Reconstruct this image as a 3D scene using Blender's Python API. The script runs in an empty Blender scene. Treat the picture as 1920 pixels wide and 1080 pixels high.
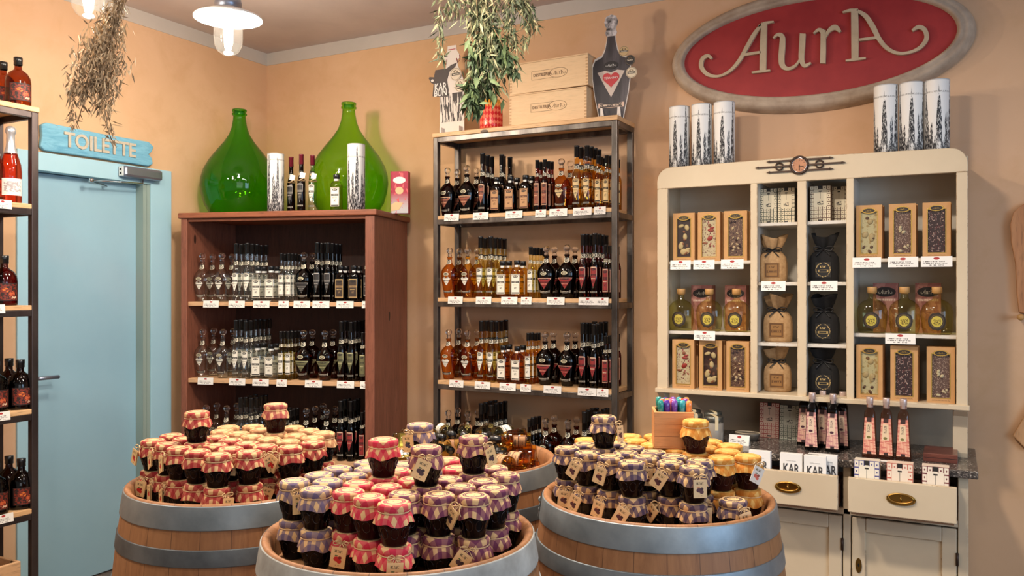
import bpy, math, random
from mathutils import Vector, Matrix
R = math.radians
random.seed(7)
sc = bpy.context.scene
col = sc.collection

# ------------------------------------------------------------------ camera, world, lights, exposure
F = 1570.0                       # focal length in pixels of a 1920 wide frame
YAW = R(27.78)                   # the camera looks this far to the side of the back wall's normal
CZ = 1.45
cam_d = bpy.data.cameras.new('camera'); cam = bpy.data.objects.new('camera', cam_d); col.objects.link(cam)
cam_d.sensor_width = 36; cam_d.lens = F / 1920 * 36; cam_d.clip_start = .05
cam.location = (0, 0, CZ); cam.rotation_euler = (R(90), 0, YAW)
sc.camera = cam
w = bpy.data.worlds.new('world'); sc.world = w; w.use_nodes = True
w.node_tree.nodes['Background'].inputs[0].default_value = (1, .93, .87, 1)
w.node_tree.nodes['Background'].inputs[1].default_value = .26
sc.view_settings.view_transform = 'Standard'; sc.view_settings.look = 'None'
sc.view_settings.gamma = 1; sc.view_settings.exposure = 0.12; sc.view_settings.use_curve_mapping = False
cy = sc.cycles
cy.max_bounces = 10; cy.diffuse_bounces = 3; cy.glossy_bounces = 4; cy.transmission_bounces = 6
cy.transparent_max_bounces = 24; cy.caustics_reflective = False; cy.caustics_refractive = False
cy.sample_clamp_indirect = 4; cy.sample_clamp_direct = 0; cy.blur_glossy = .5

def light(name, kind, loc, power, color, size=.2, size_y=None, aim=None, spread=None):
    d = bpy.data.lights.new(name, kind); o = bpy.data.objects.new(name, d); col.objects.link(o)
    d.energy = power; d.color = color; o.location = loc
    if kind == 'AREA':
        d.shape = 'RECTANGLE' if size_y else 'DISK'; d.size = size
        if size_y: d.size_y = size_y
        if spread: d.spread = spread
    else: d.shadow_soft_size = size
    if aim is not None: o.rotation_euler = (Vector(aim) - Vector(loc)).to_track_quat('-Z', 'Y').to_euler()
    return o
WARM = (1, .87, .73)
light('ceiling_lamp_light', 'AREA', (-1.45, 2.05, 2.62), 30, WARM, .2)
light('ceiling_lamp_light', 'AREA', (-.70, 2.0, 2.62), 30, WARM, .2)
light('ceiling_lamp_light', 'AREA', (-1.6, .6, 2.62), 10, WARM, .2)
light('ceiling_lamp_light', 'AREA', (-.2, .2, 2.62), 9, WARM, .2)
light('ceiling_lamp_light', 'AREA', (1.0, 1.3, 2.62), 6, WARM, .2)
light('ceiling_lamp_light', 'AREA', (-2.9, .9, 2.62), 27, WARM, .2)
light('window_daylight', 'AREA', (2.9, .9, 1.6), 50, (.46, .70, 1), 1.6, 1.5, aim=(-1.2, 2.4, 1.0))
light('front_fill', 'AREA', (2.7, -2.4, 1.6), 30, (.9, .94, 1), 2.6, 2.0, aim=(-1.0, 2.6, 1.2))  # added soft frontal fill from behind the camera, not a known shop window

# ------------------------------------------------------------------ placing: pixels of the photograph to points on planes of the room
SN, CS = math.sin(YAW), math.cos(YAW)
def depth(X, Y): return -SN * X + CS * Y
def onray(px, z):                       # world XY at camera depth z along column px
    x = (px - 960) / F * z
    return Vector((-SN * z + CS * x, CS * z + SN * x))
def wx(px, Y): return Y * math.tan(math.atan((px - 960) / F) - YAW)
def wz(py, X, Y): return CZ + (540 - py) * depth(X, Y) / F
def onplane(px, py, Z):                 # point at height Z below/above the camera
    z = (CZ - Z) * F / (py - 540)
    p = onray(px, z); return Vector((p.x, p.y, Z))

# ------------------------------------------------------------------ mesh building
class MB:
    def __init__(s): s.v = []; s.f = []; s.uv = []; s.sm = []; s.mi = []
    def add(s, v, f, uv=None, smooth=False, M=None, mi=0):
        n = len(s.v)
        for k, p in enumerate(v):
            p = Vector(p)
            s.v.append(M @ p if M else p); s.uv.append(uv[k] if uv else (p.x, p.z))
        for q in f: s.f.append([n + i for i in q]); s.sm.append(smooth); s.mi.append(mi)
        return s
    def box(s, x0, x1, y0, y1, z0, z1, M=None, mi=0):
        v = [(x0, y0, z0), (x1, y0, z0), (x1, y1, z0), (x0, y1, z0), (x0, y0, z1), (x1, y0, z1), (x1, y1, z1), (x0, y1, z1)]
        uv = []
        return s.add(v, [(0, 3, 2, 1), (4, 5, 6, 7), (0, 1, 5, 4), (1, 2, 6, 5), (2, 3, 7, 6), (3, 0, 4, 7)], None, False, M, mi)
    def card(s, x0, x1, y, z0, z1, M=None, mi=0, t=.0006):   # thin sheet facing -Y with 0..1 uv
        v = [(x0, y, z0), (x1, y, z0), (x1, y, z1), (x0, y, z1), (x0, y + t, z0), (x1, y + t, z0), (x1, y + t, z1), (x0, y + t, z1)]
        uv = [(0, 0), (1, 0), (1, 1), (0, 1)] * 2
        return s.add(v, [(0, 1, 2, 3), (5, 4, 7, 6), (0, 4, 5, 1), (1, 5, 6, 2), (2, 6, 7, 3), (3, 7, 4, 0)], uv, False, M, mi)
    def lathe(s, prof, seg=24, sx=1, sy=1, n=2, M=None, smooth=True, mi=0, wob=None, uvf=None):
        v = []; uv = []; rings = []
        for j, (r, z) in enumerate(prof):
            if r < 1e-6:
                rings.append([len(v)]); v.append((0, 0, z)); uv.append((.5, z)); continue
            ring = []
            for i in range(seg):
                a = 2 * math.pi * i / seg; c, q = math.cos(a), math.sin(a)
                if n != 2:
                    k = (abs(c) ** n + abs(q) ** n) ** (-1 / n); c *= k; q *= k
                rr, zz = (r, z) if wob is None else wob(j, r, z, a)
                ring.append(len(v)); v.append((rr * c * sx, rr * q * sy, zz))
                uv.append(uvf(j, rr, zz, a) if uvf else (i / seg, z))
            rings.append(ring)
        f = []
        for a, b in zip(rings, rings[1:]):
            if len(a) == 1 and len(b) == 1: continue
            for i in range(seg):
                k = (i + 1) % seg
                if len(a) == 1: f.append((a[0], b[k], b[i]))
                elif len(b) == 1: f.append((a[i], a[k], b[0]))
                else: f.append((a[i], a[k], b[k], b[i]))
        return s.add(v, f, uv, smooth, M, mi)
    def tube(s, path, r, seg=6, closed=False, M=None, smooth=True, mi=0):
        P = [Vector(p) for p in path]; n = len(P); v = []; f = []
        up0 = Vector((0, 0, 1))
        for i, p in enumerate(P):
            a = P[i - 1] if i or closed else P[i]; b = P[(i + 1) % n] if i < n - 1 or closed else P[i]
            d = (b - a).normalized() if (b - a).length > 1e-9 else Vector((0, 0, 1))
            u = up0 if abs(d.dot(up0)) < .95 else Vector((1, 0, 0))
            x = d.cross(u).normalized(); y = x.cross(d)
            rr = r[i] if isinstance(r, (list, tuple)) else r
            for k in range(seg):
                t = 2 * math.pi * k / seg; v.append(p + (x * math.cos(t) + y * math.sin(t)) * rr)
        for i in range(n if closed else n - 1):
            for k in range(seg):
                a, b = i * seg + k, i * seg + (k + 1) % seg; c = ((i + 1) % n) * seg
                f.append((a, b, c + (k + 1) % seg, c + k))
        if not closed: f += [tuple(range(seg))[::-1], tuple(range((n - 1) * seg, n * seg))]
        return s.add(v, f, None, smooth, M, mi)
    def prism(s, poly, y0, y1, M=None, mi=0, smooth=False):     # polygon in xz, thickness along y; front is y0
        n = len(poly); xs = [p[0] for p in poly]; zs = [p[1] for p in poly]
        w_ = max(xs) - min(xs) or 1; h_ = max(zs) - min(zs) or 1
        v = [(x, y0, z) for x, z in poly] + [(x, y1, z) for x, z in poly]
        uv = [((x - min(xs)) / w_, (z - min(zs)) / h_) for x, z in poly] * 2
        f = [tuple(range(n)), tuple(range(n, 2 * n))[::-1]] + [(i, i + n, (i + 1) % n + n, (i + 1) % n) for i in range(n)]
        return s.add(v, f, uv, smooth, M, mi)
    def wrap(s, Rf, w_, zt, zb, nc=10, nr=4, off=.0007, sy=1, M=None, mi=0):   # label on a round front; zt, zb functions of t in -1..1
        v = []; uv = []; f = []
        z1 = max(zt(-1 + 2 * i / nc) for i in range(nc + 1)); z0 = min(zb(-1 + 2 * i / nc) for i in range(nc + 1))
        for j in range(nr + 1):
            for i in range(nc + 1):
                t = -1 + 2 * i / nc; z = zb(t) + (zt(t) - zb(t)) * j / nr
                r = Rf(z) + off; a = t * w_ / 2 / Rf((z0 + z1) / 2)
                v.append((r * math.sin(a), -r * math.cos(a) * sy, z)); uv.append(((t + 1) / 2, (z - z0) / (z1 - z0)))
        for j in range(nr):
            for i in range(nc):
                a = j * (nc + 1) + i; f.append((a, a + 1, a + nc + 2, a + nc + 1))
        return s.add(v, f, uv, True, M, mi)
    def mesh(s, name, *mats):
        m = bpy.data.meshes.new(name); m.from_pydata([tuple(p) for p in s.v], [], s.f)
        u = m.uv_layers.new(name='UVMap'); vi = [0] * len(m.loops); m.loops.foreach_get('vertex_index', vi)
        flat = []
        for i in vi: flat += list(s.uv[i])
        u.data.foreach_set('uv', flat)
        m.polygons.foreach_set('use_smooth', s.sm); m.polygons.foreach_set('material_index', s.mi)
        for k in mats: m.materials.append(k)
        m.validate(); m.update(); return m
def rfun(prof):
    def g(z):
        for (r0, z0), (r1, z1) in zip(prof, prof[1:]):
            if z0 <= z <= z1 and z1 > z0: return r0 + (r1 - r0) * (z - z0) / (z1 - z0)
        return prof[-1][0]
    return g
def obj(name, data, parent=None, loc=(0, 0, 0), rot=(0, 0, 0), label=None):
    o = bpy.data.objects.new(name, data); col.objects.link(o); o.parent = parent
    o.location = loc; o.rotation_euler = rot
    if label: o['label'] = label
    return o
def bevel(o, w_, n=2):
    m = o.modifiers.new('bevel', 'BEVEL'); m.width = w_; m.segments = n; m.limit_method = 'ANGLE'; return o
def part(name, mb, m, parent, bev=0, label=None, loc=(0, 0, 0), rot=(0, 0, 0)):
    o = obj(name, mb.mesh(name, *(m if isinstance(m, (list, tuple)) else [m])), parent, loc, rot, label)
    return bevel(o, bev) if bev else o
def thing(name, label, cat, loc=(0, 0, 0), rz=0, group=None, data=None):
    o = obj(name, data, None, loc, (0, 0, rz)); o['label'] = label; o['category'] = cat
    if group: o['group'] = group
    return o
def struct(name, mb, m, parent=None, bev=0):
    o = part(name, mb, m, parent, bev)
    if parent is None: o['kind'] = 'structure'
    return o
ORD = 'first second third fourth fifth sixth seventh eighth ninth tenth eleventh twelfth thirteenth fourteenth fifteenth sixteenth'.split()
# prototypes: (part name, mesh, sub parts)
def place(name, proto, label, cat, loc, rz=0, group=None, scale=1):
    t = thing(name, label, cat, loc, rz, group); t.scale = (scale,) * 3
    for pn, me, subs in proto:
        p = obj(pn, me, t)
        for sn, sm_ in subs: obj(sn, sm_, p)
    return t

# ------------------------------------------------------------------ materials
def srgb(r, g, b):
    return tuple(((c / 255) / 12.92 if c / 255 <= .04045 else ((c / 255 + .055) / 1.055) ** 2.4) for c in (r, g, b)) + (1,)
class NT:
    def __init__(s, name):
        s.m = bpy.data.materials.new(name); s.m.use_nodes = True; s.t = s.m.node_tree
        s.p = s.t.nodes['Principled BSDF']; s.out = s.t.nodes['Material Output']
    def n(s, kind, **kw):
        x = s.t.nodes.new('ShaderNode' + kind)
        for k, v in kw.items(): setattr(x, k, v)
        return x
    def l(s, a, b): s.t.links.new(a, b)
    def put(s, sock, v):
        if hasattr(v, 'links') or isinstance(v, bpy.types.NodeSocket): s.l(v, sock)
        else: sock.default_value = v
    def math(s, op, a, b=None, clamp=False):
        x = s.n('Math', operation=op, use_clamp=clamp); s.put(x.inputs[0], a)
        if b is not None: s.put(x.inputs[1], b)
        return x.outputs[0]
    def mix(s, f, a, b):
        x = s.n('Mix', data_type='RGBA'); s.put(x.inputs[0], f); s.put(x.inputs[6], a); s.put(x.inputs[7], b); return x.outputs[2]
    def coord(s, which='Object', scale=(1, 1, 1)):
        c = s.n('TexCoord'); mp = s.n('Mapping'); mp.inputs['Scale'].default_value = scale
        s.l(c.outputs[which], mp.inputs[0]); return mp.outputs[0]
    def noise(s, vec, scale=5, detail=4, rough=.5, dist=0):
        x = s.n('TexNoise'); s.l(vec, x.inputs['Vector']); x.inputs['Scale'].default_value = scale
        x.inputs['Detail'].default_value = detail; x.inputs['Roughness'].default_value = rough; x.inputs['Distortion'].default_value = dist
        return x.outputs[0]
    def voro(s, vec, scale, feature='F1', out=0):
        x = s.n('TexVoronoi', feature=feature); s.l(vec, x.inputs['Vector']); x.inputs['Scale'].default_value = scale; return x.outputs[out]
    def ramp(s, f, a, b):
        x = s.n('MapRange'); s.put(x.inputs[0], f); x.inputs[1].default_value = a; x.inputs[2].default_value = b; return x.outputs[0]
    def xyz(s, vec):
        x = s.n('SeparateXYZ'); s.l(vec, x.inputs[0]); return x.outputs
    def bump(s, h, strength=.3, dist=.002):
        x = s.n('Bump'); x.inputs['Strength'].default_value = strength; x.inputs['Distance'].default_value = dist
        s.l(h, x.inputs['Height']); s.l(x.outputs[0], s.p.inputs['Normal'])
    def base(s, c=None, rough=.6, metal=0, coat=0):
        if c is not None: s.put(s.p.inputs['Base Color'], c)
        s.put(s.p.inputs['Roughness'], rough); s.put(s.p.inputs['Metallic'], metal); s.p.inputs['Coat Weight'].default_value = coat
        return s.m
_c = {}
def plain(name, rgb, rough=.6, metal=0, coat=0):
    if name not in _c: _c[name] = NT(name).base(srgb(*rgb), rough, metal, coat)
    return _c[name]
def mottled(name, a, b, scale=6, rough=.6, metal=0, bump=0, stretch=(1, 1, 1), lo=.3, hi=.7, detail=5, bscale=None, which='Object'):
    if name in _c: return _c[name]
    k = NT(name); v = k.coord(which, stretch); nz = k.noise(v, scale, detail, .6)
    c = k.mix(k.ramp(nz, lo, hi), srgb(*a), srgb(*b)); k.base(c, rough, metal)
    if bump: k.bump(k.noise(v, bscale or scale * 4, 4, .6), bump)
    _c[name] = k.m; return k.m
def wall_mat():
    k = NT('ochre_plaster'); v = k.coord('Object')
    a = k.noise(v, 1.1, 5, .6, .6); b = k.noise(v, 4.5, 6, .65, .4); d = k.noise(v, .45, 2, .5)
    c = k.mix(k.ramp(a, .32, .68), srgb(208, 166, 120), srgb(224, 185, 143))
    c = k.mix(k.math('MULTIPLY', k.ramp(d, .38, .6), .5), c, srgb(225, 182, 152))
    c = k.mix(k.math('MULTIPLY', k.ramp(b, .5, .8), .5), c, srgb(200, 156, 110))
    k.base(c, .85); k.bump(k.noise(v, 22, 5, .6), .12, .004); return k.m
WALL = wall_mat()
CEIL = mottled('taupe_ceiling_paint', (186, 170, 164), (204, 188, 180), 2.2, .8)
BAND = mottled('grey_wall_band', (188, 180, 170), (200, 190, 180), 3, .8)
FLOOR = mottled('dark_tile_floor', (96, 84, 76), (116, 102, 92), 5, .5)
DOORBLUE = mottled('pale_blue_paint', (150, 190, 208), (160, 198, 214), 2, .45, bump=.03)
FRAMEBLUE = mottled('frame_blue_paint', (166, 208, 224), (174, 214, 228), 2, .5)
GREEN_REVEAL = plain('sage_reveal_paint', (150, 168, 160), .5)
def wood(name, a, b, axis='z', scale=1.0, rough=.5, knots=True, streak=.55):
    if name in _c: return _c[name]
    k = NT(name); st = {'z': (9, 9, .9), 'x': (.9, 9, 9), 'y': (9, .9, 9)}[axis]
    v = k.coord('Object', tuple(q * scale for q in st)); nz = k.noise(v, 3, 6, .65, 1.2)
    c = k.mix(k.ramp(nz, .3, .7), srgb(*a), srgb(*b))
    f = k.noise(k.coord('Object', tuple(q * scale * 4 for q in st)), 5, 3, .6)
    c = k.mix(k.math('MULTIPLY', k.ramp(f, .52, .75), streak), c, srgb(*[int(q * .55) for q in a]))
    if knots:
        vo = k.voro(k.coord('Object', tuple(q * scale * .45 for q in {'z': (5, 5, 2), 'x': (2, 5, 5), 'y': (5, 2, 5)}[axis])), 3.2)
        c = k.mix(k.math('LESS_THAN', vo, .075), c, srgb(*[int(q * .42) for q in a]))
    k.base(c, rough); k.bump(nz, .08, .002); _c[name] = k.m; return k.m
CABWOOD = wood('reddish_pine', (120, 70, 52), (150, 92, 70), 'z')
CABTOP = wood('reddish_pine_top', (130, 74, 50), (156, 92, 62), 'x')
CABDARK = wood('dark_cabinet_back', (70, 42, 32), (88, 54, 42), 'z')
SHELFWOOD = wood('pale_shelf_board', (206, 160, 116), (224, 180, 136), 'x', rough=.55)
KRAFTSHELF = wood('rack_board', (214, 168, 118), (228, 186, 138), 'x')
BARRELWOOD = None
STEEL = mottled('raw_brushed_steel', (70, 66, 64), (150, 144, 138), 9, .38, .85, stretch=(1, 1, .3), lo=.35, hi=.8)
DARKSTEEL = mottled('dark_steel', (52, 44, 44), (84, 74, 72), 9, .45, .7, stretch=(1, 1, .3))
GALV = mottled('galvanised_hoop', (104, 114, 120), (160, 168, 172), 7, .46, .6, bump=.2, lo=.25, hi=.8)
GALVDARK = mottled('dull_hoop', (78, 82, 86), (120, 126, 130), 7, .58, .75, bump=.1)
WHITEHOOP = mottled('limewashed_hoop', (186, 188, 184), (132, 130, 124), 9, .7, .1, bump=.2, lo=.35, hi=.75)
def cream_mat(name, a, b, edge):
    k = NT(name); v = k.coord('Object'); n1 = k.noise(v, 2.5, 5, .6); n2 = k.noise(v, 16, 6, .7)
    c = k.mix(k.ramp(n1, .3, .7), srgb(*a), srgb(*b)); bv = k.n('Bevel', samples=4); bv.inputs[0].default_value = .004; g = k.n('NewGeometry')
    dt = k.n('VectorMath', operation='DOT_PRODUCT'); k.l(bv.outputs[0], dt.inputs[0]); k.l(g.outputs['Normal'], dt.inputs[1])
    e = k.math('MULTIPLY', k.math('LESS_THAN', dt.outputs['Value'], .97), k.math('GREATER_THAN', n2, .53))
    c = k.mix(e, c, srgb(*edge)); k.base(c, .55); k.bump(n2, .06, .002); return k.m
CREAM = cream_mat('cream_paint', (216, 198, 168), (204, 184, 154), (140, 108, 76))
INNERWHITE = cream_mat('worn_white_paint', (222, 216, 204), (208, 200, 188), (150, 126, 100))
CREAMPLANK = mottled('cream_back_boards', (228, 220, 206), (214, 204, 188), 3, .7)
SPLASH = mottled('splash_boards', (176, 156, 130), (160, 140, 116), 3, .7)
def granite():
    k = NT('speckled_granite'); v = k.coord('Object'); a = k.voro(v, 230, out=1); b = k.noise(v, 40, 3)
    s_ = k.xyz(a)[0]
    c = k.mix(k.ramp(s_, .35, .75), srgb(58, 54, 52), srgb(112, 104, 98)); c = k.mix(k.math('GREATER_THAN', s_, .9), c, srgb(190, 180, 168))
    c = k.mix(k.ramp(b, .45, .7), c, srgb(66, 60, 56)); k.base(c, .22); return k.m
GRANITE = granite()
BRASS = plain('aged_brass', (176, 138, 70), .28, 1)
CHROME = plain('chrome', (220, 220, 222), .12, 1)
ALU = plain('brushed_aluminium', (150, 156, 172), .35, .8)
BLACKCAP = plain('black_capsule', (18, 18, 20), .32, 0, .3)
BLACKPLASTIC = plain('black_plastic', (22, 20, 20), .4)
REDWAX = plain('burgundy_capsule', (110, 26, 42), .35, 0, .3)
GOLDWOOD = plain('wooden_cork_cap', (196, 148, 88), .5)
SILVERFOIL = plain('silver_foil', (216, 214, 214), .25, .8)
IRON = plain('dark_bronze_iron', (62, 44, 34), .45, .5)
PAPER = plain('white_paper', (242, 240, 234), .7)
KRAFT = mottled('kraft_card', (200, 152, 98), (188, 140, 88), 20, .7)
GOLD = plain('gold_foil', (232, 190, 100), .25, .7)
RAFFIA = mottled('raffia', (222, 190, 146), (200, 164, 116), 60, .8)
ENAMEL = plain('white_enamel', (244, 244, 240), .35)

def glass(name, rgb, gloss=.03, f0=.04, edge=None):
    # thin hollow glass: light passes tinted, the surface reflects by Fresnel; walls look thicker towards the outline
    if name in _c: return _c[name]
    k = NT(name); k.t.nodes.remove(k.p)
    tr = k.n('BsdfTransparent'); gl = k.n('BsdfGlossy'); gl.inputs['Roughness'].default_value = gloss
    mx = k.n('MixShader'); lw = k.n('LayerWeight'); lw.inputs[0].default_value = .5
    fr = k.math('ADD', f0, k.math('MULTIPLY', .8, k.math('POWER', lw.outputs['Facing'], 5.0)))
    base = rgb if len(rgb) == 4 else rgb + (1,)
    e = edge or tuple(c ** 2.2 for c in base[:3])
    e = tuple(e)[:3] + (1,)
    k.l(k.mix(k.math('POWER', lw.outputs['Facing'], 2.5), base, e), tr.inputs[0])
    k.l(fr, mx.inputs[0]); k.l(tr.outputs[0], mx.inputs[1]); k.l(gl.outputs[0], mx.inputs[2])
    k.l(mx.outputs[0], k.out.inputs[0]); _c[name] = k.m; return k.m
G_CLEAR = glass('clear_glass', (.93, .95, .95), edge=(.45, .5, .5))
def crystal():
    k = NT('crystal_stopper'); k.base((1, 1, 1, 1), .0); k.p.inputs['Transmission Weight'].default_value = 1; k.p.inputs['IOR'].default_value = 1.5; return k.m
CRYSTAL = crystal()
G_FLINT = glass('flint_bottle_glass', (.93, .95, .94), edge=(.45, .48, .48), f0=.09)
G_GREEN = glass('green_demijohn_glass', (.30, .80, .05), edge=(.02, .32, .01), gloss=.02)
G_AMBER = glass('amber_spirit_glass', (.74, .42, .13), edge=(.26, .11, .02))
G_TAWNY = glass('tawny_spirit_glass', (.52, .20, .05), edge=(.16, .05, .01))
G_HONEY = glass('pale_honey_glass', (.92, .90, .62), edge=(.50, .46, .20))
G_GREENPALE = glass('pale_green_demijohn_glass', (.50, .86, .12), edge=(.08, .42, .02), gloss=.02)
G_GOLD = glass('golden_spirit_glass', (.88, .66, .22), edge=(.38, .2, .03))
G_PALE = glass('pale_yellow_glass', (.90, .84, .52), edge=(.42, .36, .14))
G_DARK = glass('dark_liqueur_glass', (.10, .025, .012), edge=(.02, .004, .003))
G_BROWN = glass('brown_liqueur_glass', (.34, .09, .03), edge=(.06, .012, .006))
G_RED = glass('ruby_liqueur_glass', (.34, .03, .03), edge=(.08, .005, .006))
G_ROSE = glass('rose_wine_glass', (.90, .26, .14), edge=(.42, .06, .03))
G_PINK = glass('pink_syrup_glass', (.93, .66, .52), edge=(.66, .34, .24))
def dark_jar(n, c):
    m = plain(n, c, .1); m.node_tree.nodes['Principled BSDF'].inputs['Specular IOR Level'].default_value = .16; return m
JAM = dark_jar('dark_jam_in_glass', (9, 4, 5))
JAMRED = dark_jar('red_jam_in_glass', (34, 7, 9))
JAMORANGE = dark_jar('brown_jam_in_glass', (44, 17, 12))

def inked(name, base, inks, rough=.6, metal=0, extra=None):
    # printing on a label: inks are (shape, cu, cv, ru, rv, rgb) in the label's own 0..1 frame
    if name in _c: return _c[name]
    k = NT(name); uv = k.xyz(k.coord('UV')); u, v = uv[0], uv[1]
    c = srgb(*base)
    tex = k.coord('UV')
    for ink in inks:
        sh, cu, cv, ru, rv, rgb = ink[:6]
        du = k.math('DIVIDE', k.math('SUBTRACT', u, cu), ru); dv = k.math('DIVIDE', k.math('SUBTRACT', v, cv), rv)
        if sh == 'oval' or sh == 'ring':
            d = k.math('ADD', k.math('MULTIPLY', du, du), k.math('MULTIPLY', dv, dv)); m = k.math('LESS_THAN', d, 1)
            if sh == 'ring': m = k.math('MULTIPLY', m, k.math('GREATER_THAN', d, ink[6]))
        else:
            m = k.math('LESS_THAN', k.math('MAXIMUM', k.math('ABSOLUTE', du), k.math('ABSOLUTE', dv)), 1)
            if sh == 'frame': m = k.math('SUBTRACT', m, k.math('LESS_THAN', k.math('MAXIMUM', k.math('ABSOLUTE', du), k.math('ABSOLUTE', dv)), ink[6]))
            if sh == 'script':
                mp = k.n('Mapping'); mp.inputs['Scale'].default_value = (ink[6], ink[7], 1); k.l(tex, mp.inputs[0])
                m = k.math('MULTIPLY', m, k.math('GREATER_THAN', k.noise(mp.outputs[0], 1, 2, .5), .5))
        c = k.mix(m, c, srgb(*rgb))
    if extra: c = extra(k, c, u, v)
    k.base(c, rough, metal); _c[name] = k.m; return k.m
INK = (34, 30, 30); GREYINK = (110, 104, 100)
PRICE = inked('price_card', (240, 236, 228), [('oval', .5, .8, .1, .12, (170, 44, 44)), ('script', .42, .5, .34, .05, GREYINK, 60, 3), ('script', .45, .33, .4, .05, GREYINK, 50, 5), ('script', .5, .15, .25, .05, GREYINK, 40, 2)])
def lab(name, base, accent, ink=INK, oval=(34, 30, 32)):
    return inked(name, base, [('frame', .5, .5, .47, .485, accent, .9), ('oval', .5, .87, .3, .06, oval), ('script', .5, .87, .2, .025, base, 30, 20),
                              ('box', .5, .6, .42, .05, ink), ('script', .5, .6, .34, .02, base, 40, 4), ('script', .5, .45, .3, .02, accent, 40, 4), ('script', .5, .3, .14, .05, ink, 22, 30), ('box', .5, .06, .42, .025, ink)])
L_WHITE = lab('white_label', (236, 230, 214), (160, 150, 130))
L_CREAM = lab('cream_label', (226, 196, 142), (176, 140, 80))
L_DARKGOLD = lab('dark_gold_label', (58, 44, 36), (200, 170, 110), (150, 120, 80), (20, 18, 18))
L_TAN = lab('tan_illustrated_label', (190, 144, 100), (120, 70, 44), (80, 40, 30))
L_RED = lab('red_label', (150, 44, 44), (220, 190, 160), (60, 20, 22))
L_OLIVE = lab('olive_label', (108, 106, 72), (190, 184, 140), (54, 52, 38))
L_SILVERDARK = lab('black_silver_label', (46, 44, 44), (170, 164, 156), (120, 116, 110))
L_COPPER = lab('copper_label', (150, 84, 62), (224, 190, 150), (70, 34, 28))
NECKLAB = inked('neck_medallion', (226, 216, 190), [('ring', .5, .5, .3, .42, INK, .35), ('oval', .5, .5, .1, .16, INK), ('box', .5, .96, .5, .06, INK)])
FOOTLAB = inked('foot_band', (44, 38, 34), [('frame', .5, .5, .48, .44, (190, 180, 160), .86), ('script', .5, .5, .36, .14, (200, 190, 170), 40, 4)])
OVALLAB = inked('oval_crest', (218, 206, 170), [('oval', .5, .5, .36, .36, INK), ('script', .5, .5, .26, .16, (218, 206, 170), 26, 8)])

# ------------------------------------------------------------------ bottles
def pr(mb, name, m): return mb.mesh(name, m)
_p = {}
D_PROF = [(0, .002), (.026, 0), (.029, .004), (.034, .03), (.042, .075), (.0468, .105), (.0478, .118), (.0465, .132), (.041, .147), (.030, .160), (.019, .170), (.0135, .180), (.0115, .198), (.0115, .203), (.0145, .204), (.0145, .21), (.009, .211)]
def decanter(gl, lb, style='shield'):
    key = ('dec', gl.name, lb.name, style)
    if key in _p: return _p[key]
    body = MB().lathe(D_PROF, 26, 1, .8); rf = rfun(D_PROF[1:])
    st = MB().lathe([(0, .208), (.0095, .209), (.011, .219), (.008, .226), (.0125, .230), (.0165, .238), (.0165, .246), (.0125, .254), (.006, .257), (0, .2575)], 16)
    # neck sleeve and crest
    nl = MB().wrap(rf, .028, lambda t: .196 - .002 * t * t, lambda t: .172 + .006 * t * t, 8, 3, .001, .8)
    if style == 'heart':
        zt = lambda t: .098 + .010 * math.sin(min(1, abs(t) * 1.3) * math.pi); zb = lambda t: .062 + .042 * abs(t) ** 1.2
        lm = MB().wrap(rf, .048, zt, lambda t: min(zb(t), zt(t) - .0005), 12, 3, .001, .8)
    else:
        zt = lambda t: .100; zb = lambda t: .045 + .053 * abs(t)
        lm = MB().wrap(rf, .074, zt, zb, 14, 4, .001, .8)
    cr = MB().wrap(rf, .032, lambda t: .121 + .0085 * math.sqrt(max(0, 1 - t * t)), lambda t: .121 - .0085 * math.sqrt(max(0, 1 - t * t)), 12, 3, .0015, .8)
    ft = MB().wrap(rf, .056, lambda t: .036 + .004 * t * t, lambda t: .024 + .005 * t * t, 10, 1, .001, .8)
    _p[key] = [('bottle_body', pr(body, 'bottle_body', gl), [('crest', pr(cr, 'crest', OVALLAB))]), ('stopper', pr(st, 'stopper', CRYSTAL), []),
               ('label', pr(lm, 'label', lb), []), ('neck_label', pr(nl, 'neck_label', NECKLAB), []), ('foot_label', pr(ft, 'foot_label', FOOTLAB), [])]
    return _p[key]
T_PROF = [(0, .002), (.0195, 0), (.0215, .004), (.0215, .15), (.0205, .165), (.016, .183), (.0125, .193), (.0115, .205), (.0112, .262)]
def tall(gl, lb, cap=None, s=1.0):
    cap = cap or BLACKCAP; key = ('tall', gl.name, lb.name, cap.name, s)
    if key in _p: return _p[key]
    rf = rfun(T_PROF[1:]); body = MB().lathe(T_PROF, 20)
    cp = MB().lathe([(.0118, .252), (.0128, .2525), (.0124, .298), (.0132, .2985), (.0132, .305), (.0125, .306), (0, .306)], 16)
    nl = MB().wrap(rf, .03, lambda t: .214, lambda t: .194, 8, 2, .0008)
    bnd = MB().lathe([(.0122, .214), (.0126, .2145), (.0126, .218), (.0122, .2185)], 16)
    lm = MB().wrap(rf, .036, lambda t: .150 - .005 * abs(t) ** 3, lambda t: .048 + .062 * abs(t) ** .9 if abs(t) < 1 else .11, 12, 4)
    ft = MB().wrap(rf, .036, lambda t: .036, lambda t: .027, 8, 1)
    _p[key] = [('bottle_body', pr(body, 'bottle_body', gl), [('neck_band', pr(bnd, 'neck_band', BLACKPLASTIC))]), ('cap', pr(cp, 'cap', cap), []),
               ('label', pr(lm, 'label', lb), []), ('neck_label', pr(nl, 'neck_label', NECKLAB), []), ('foot_label', pr(ft, 'foot_label', FOOTLAB), [])]
    return _p[key]
S_PROF = [(0, .002), (.015, 0), (.0165, .004), (.0165, .142), (.015, .155), (.0105, .168), (.0085, .18), (.0085, .222)]
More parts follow.
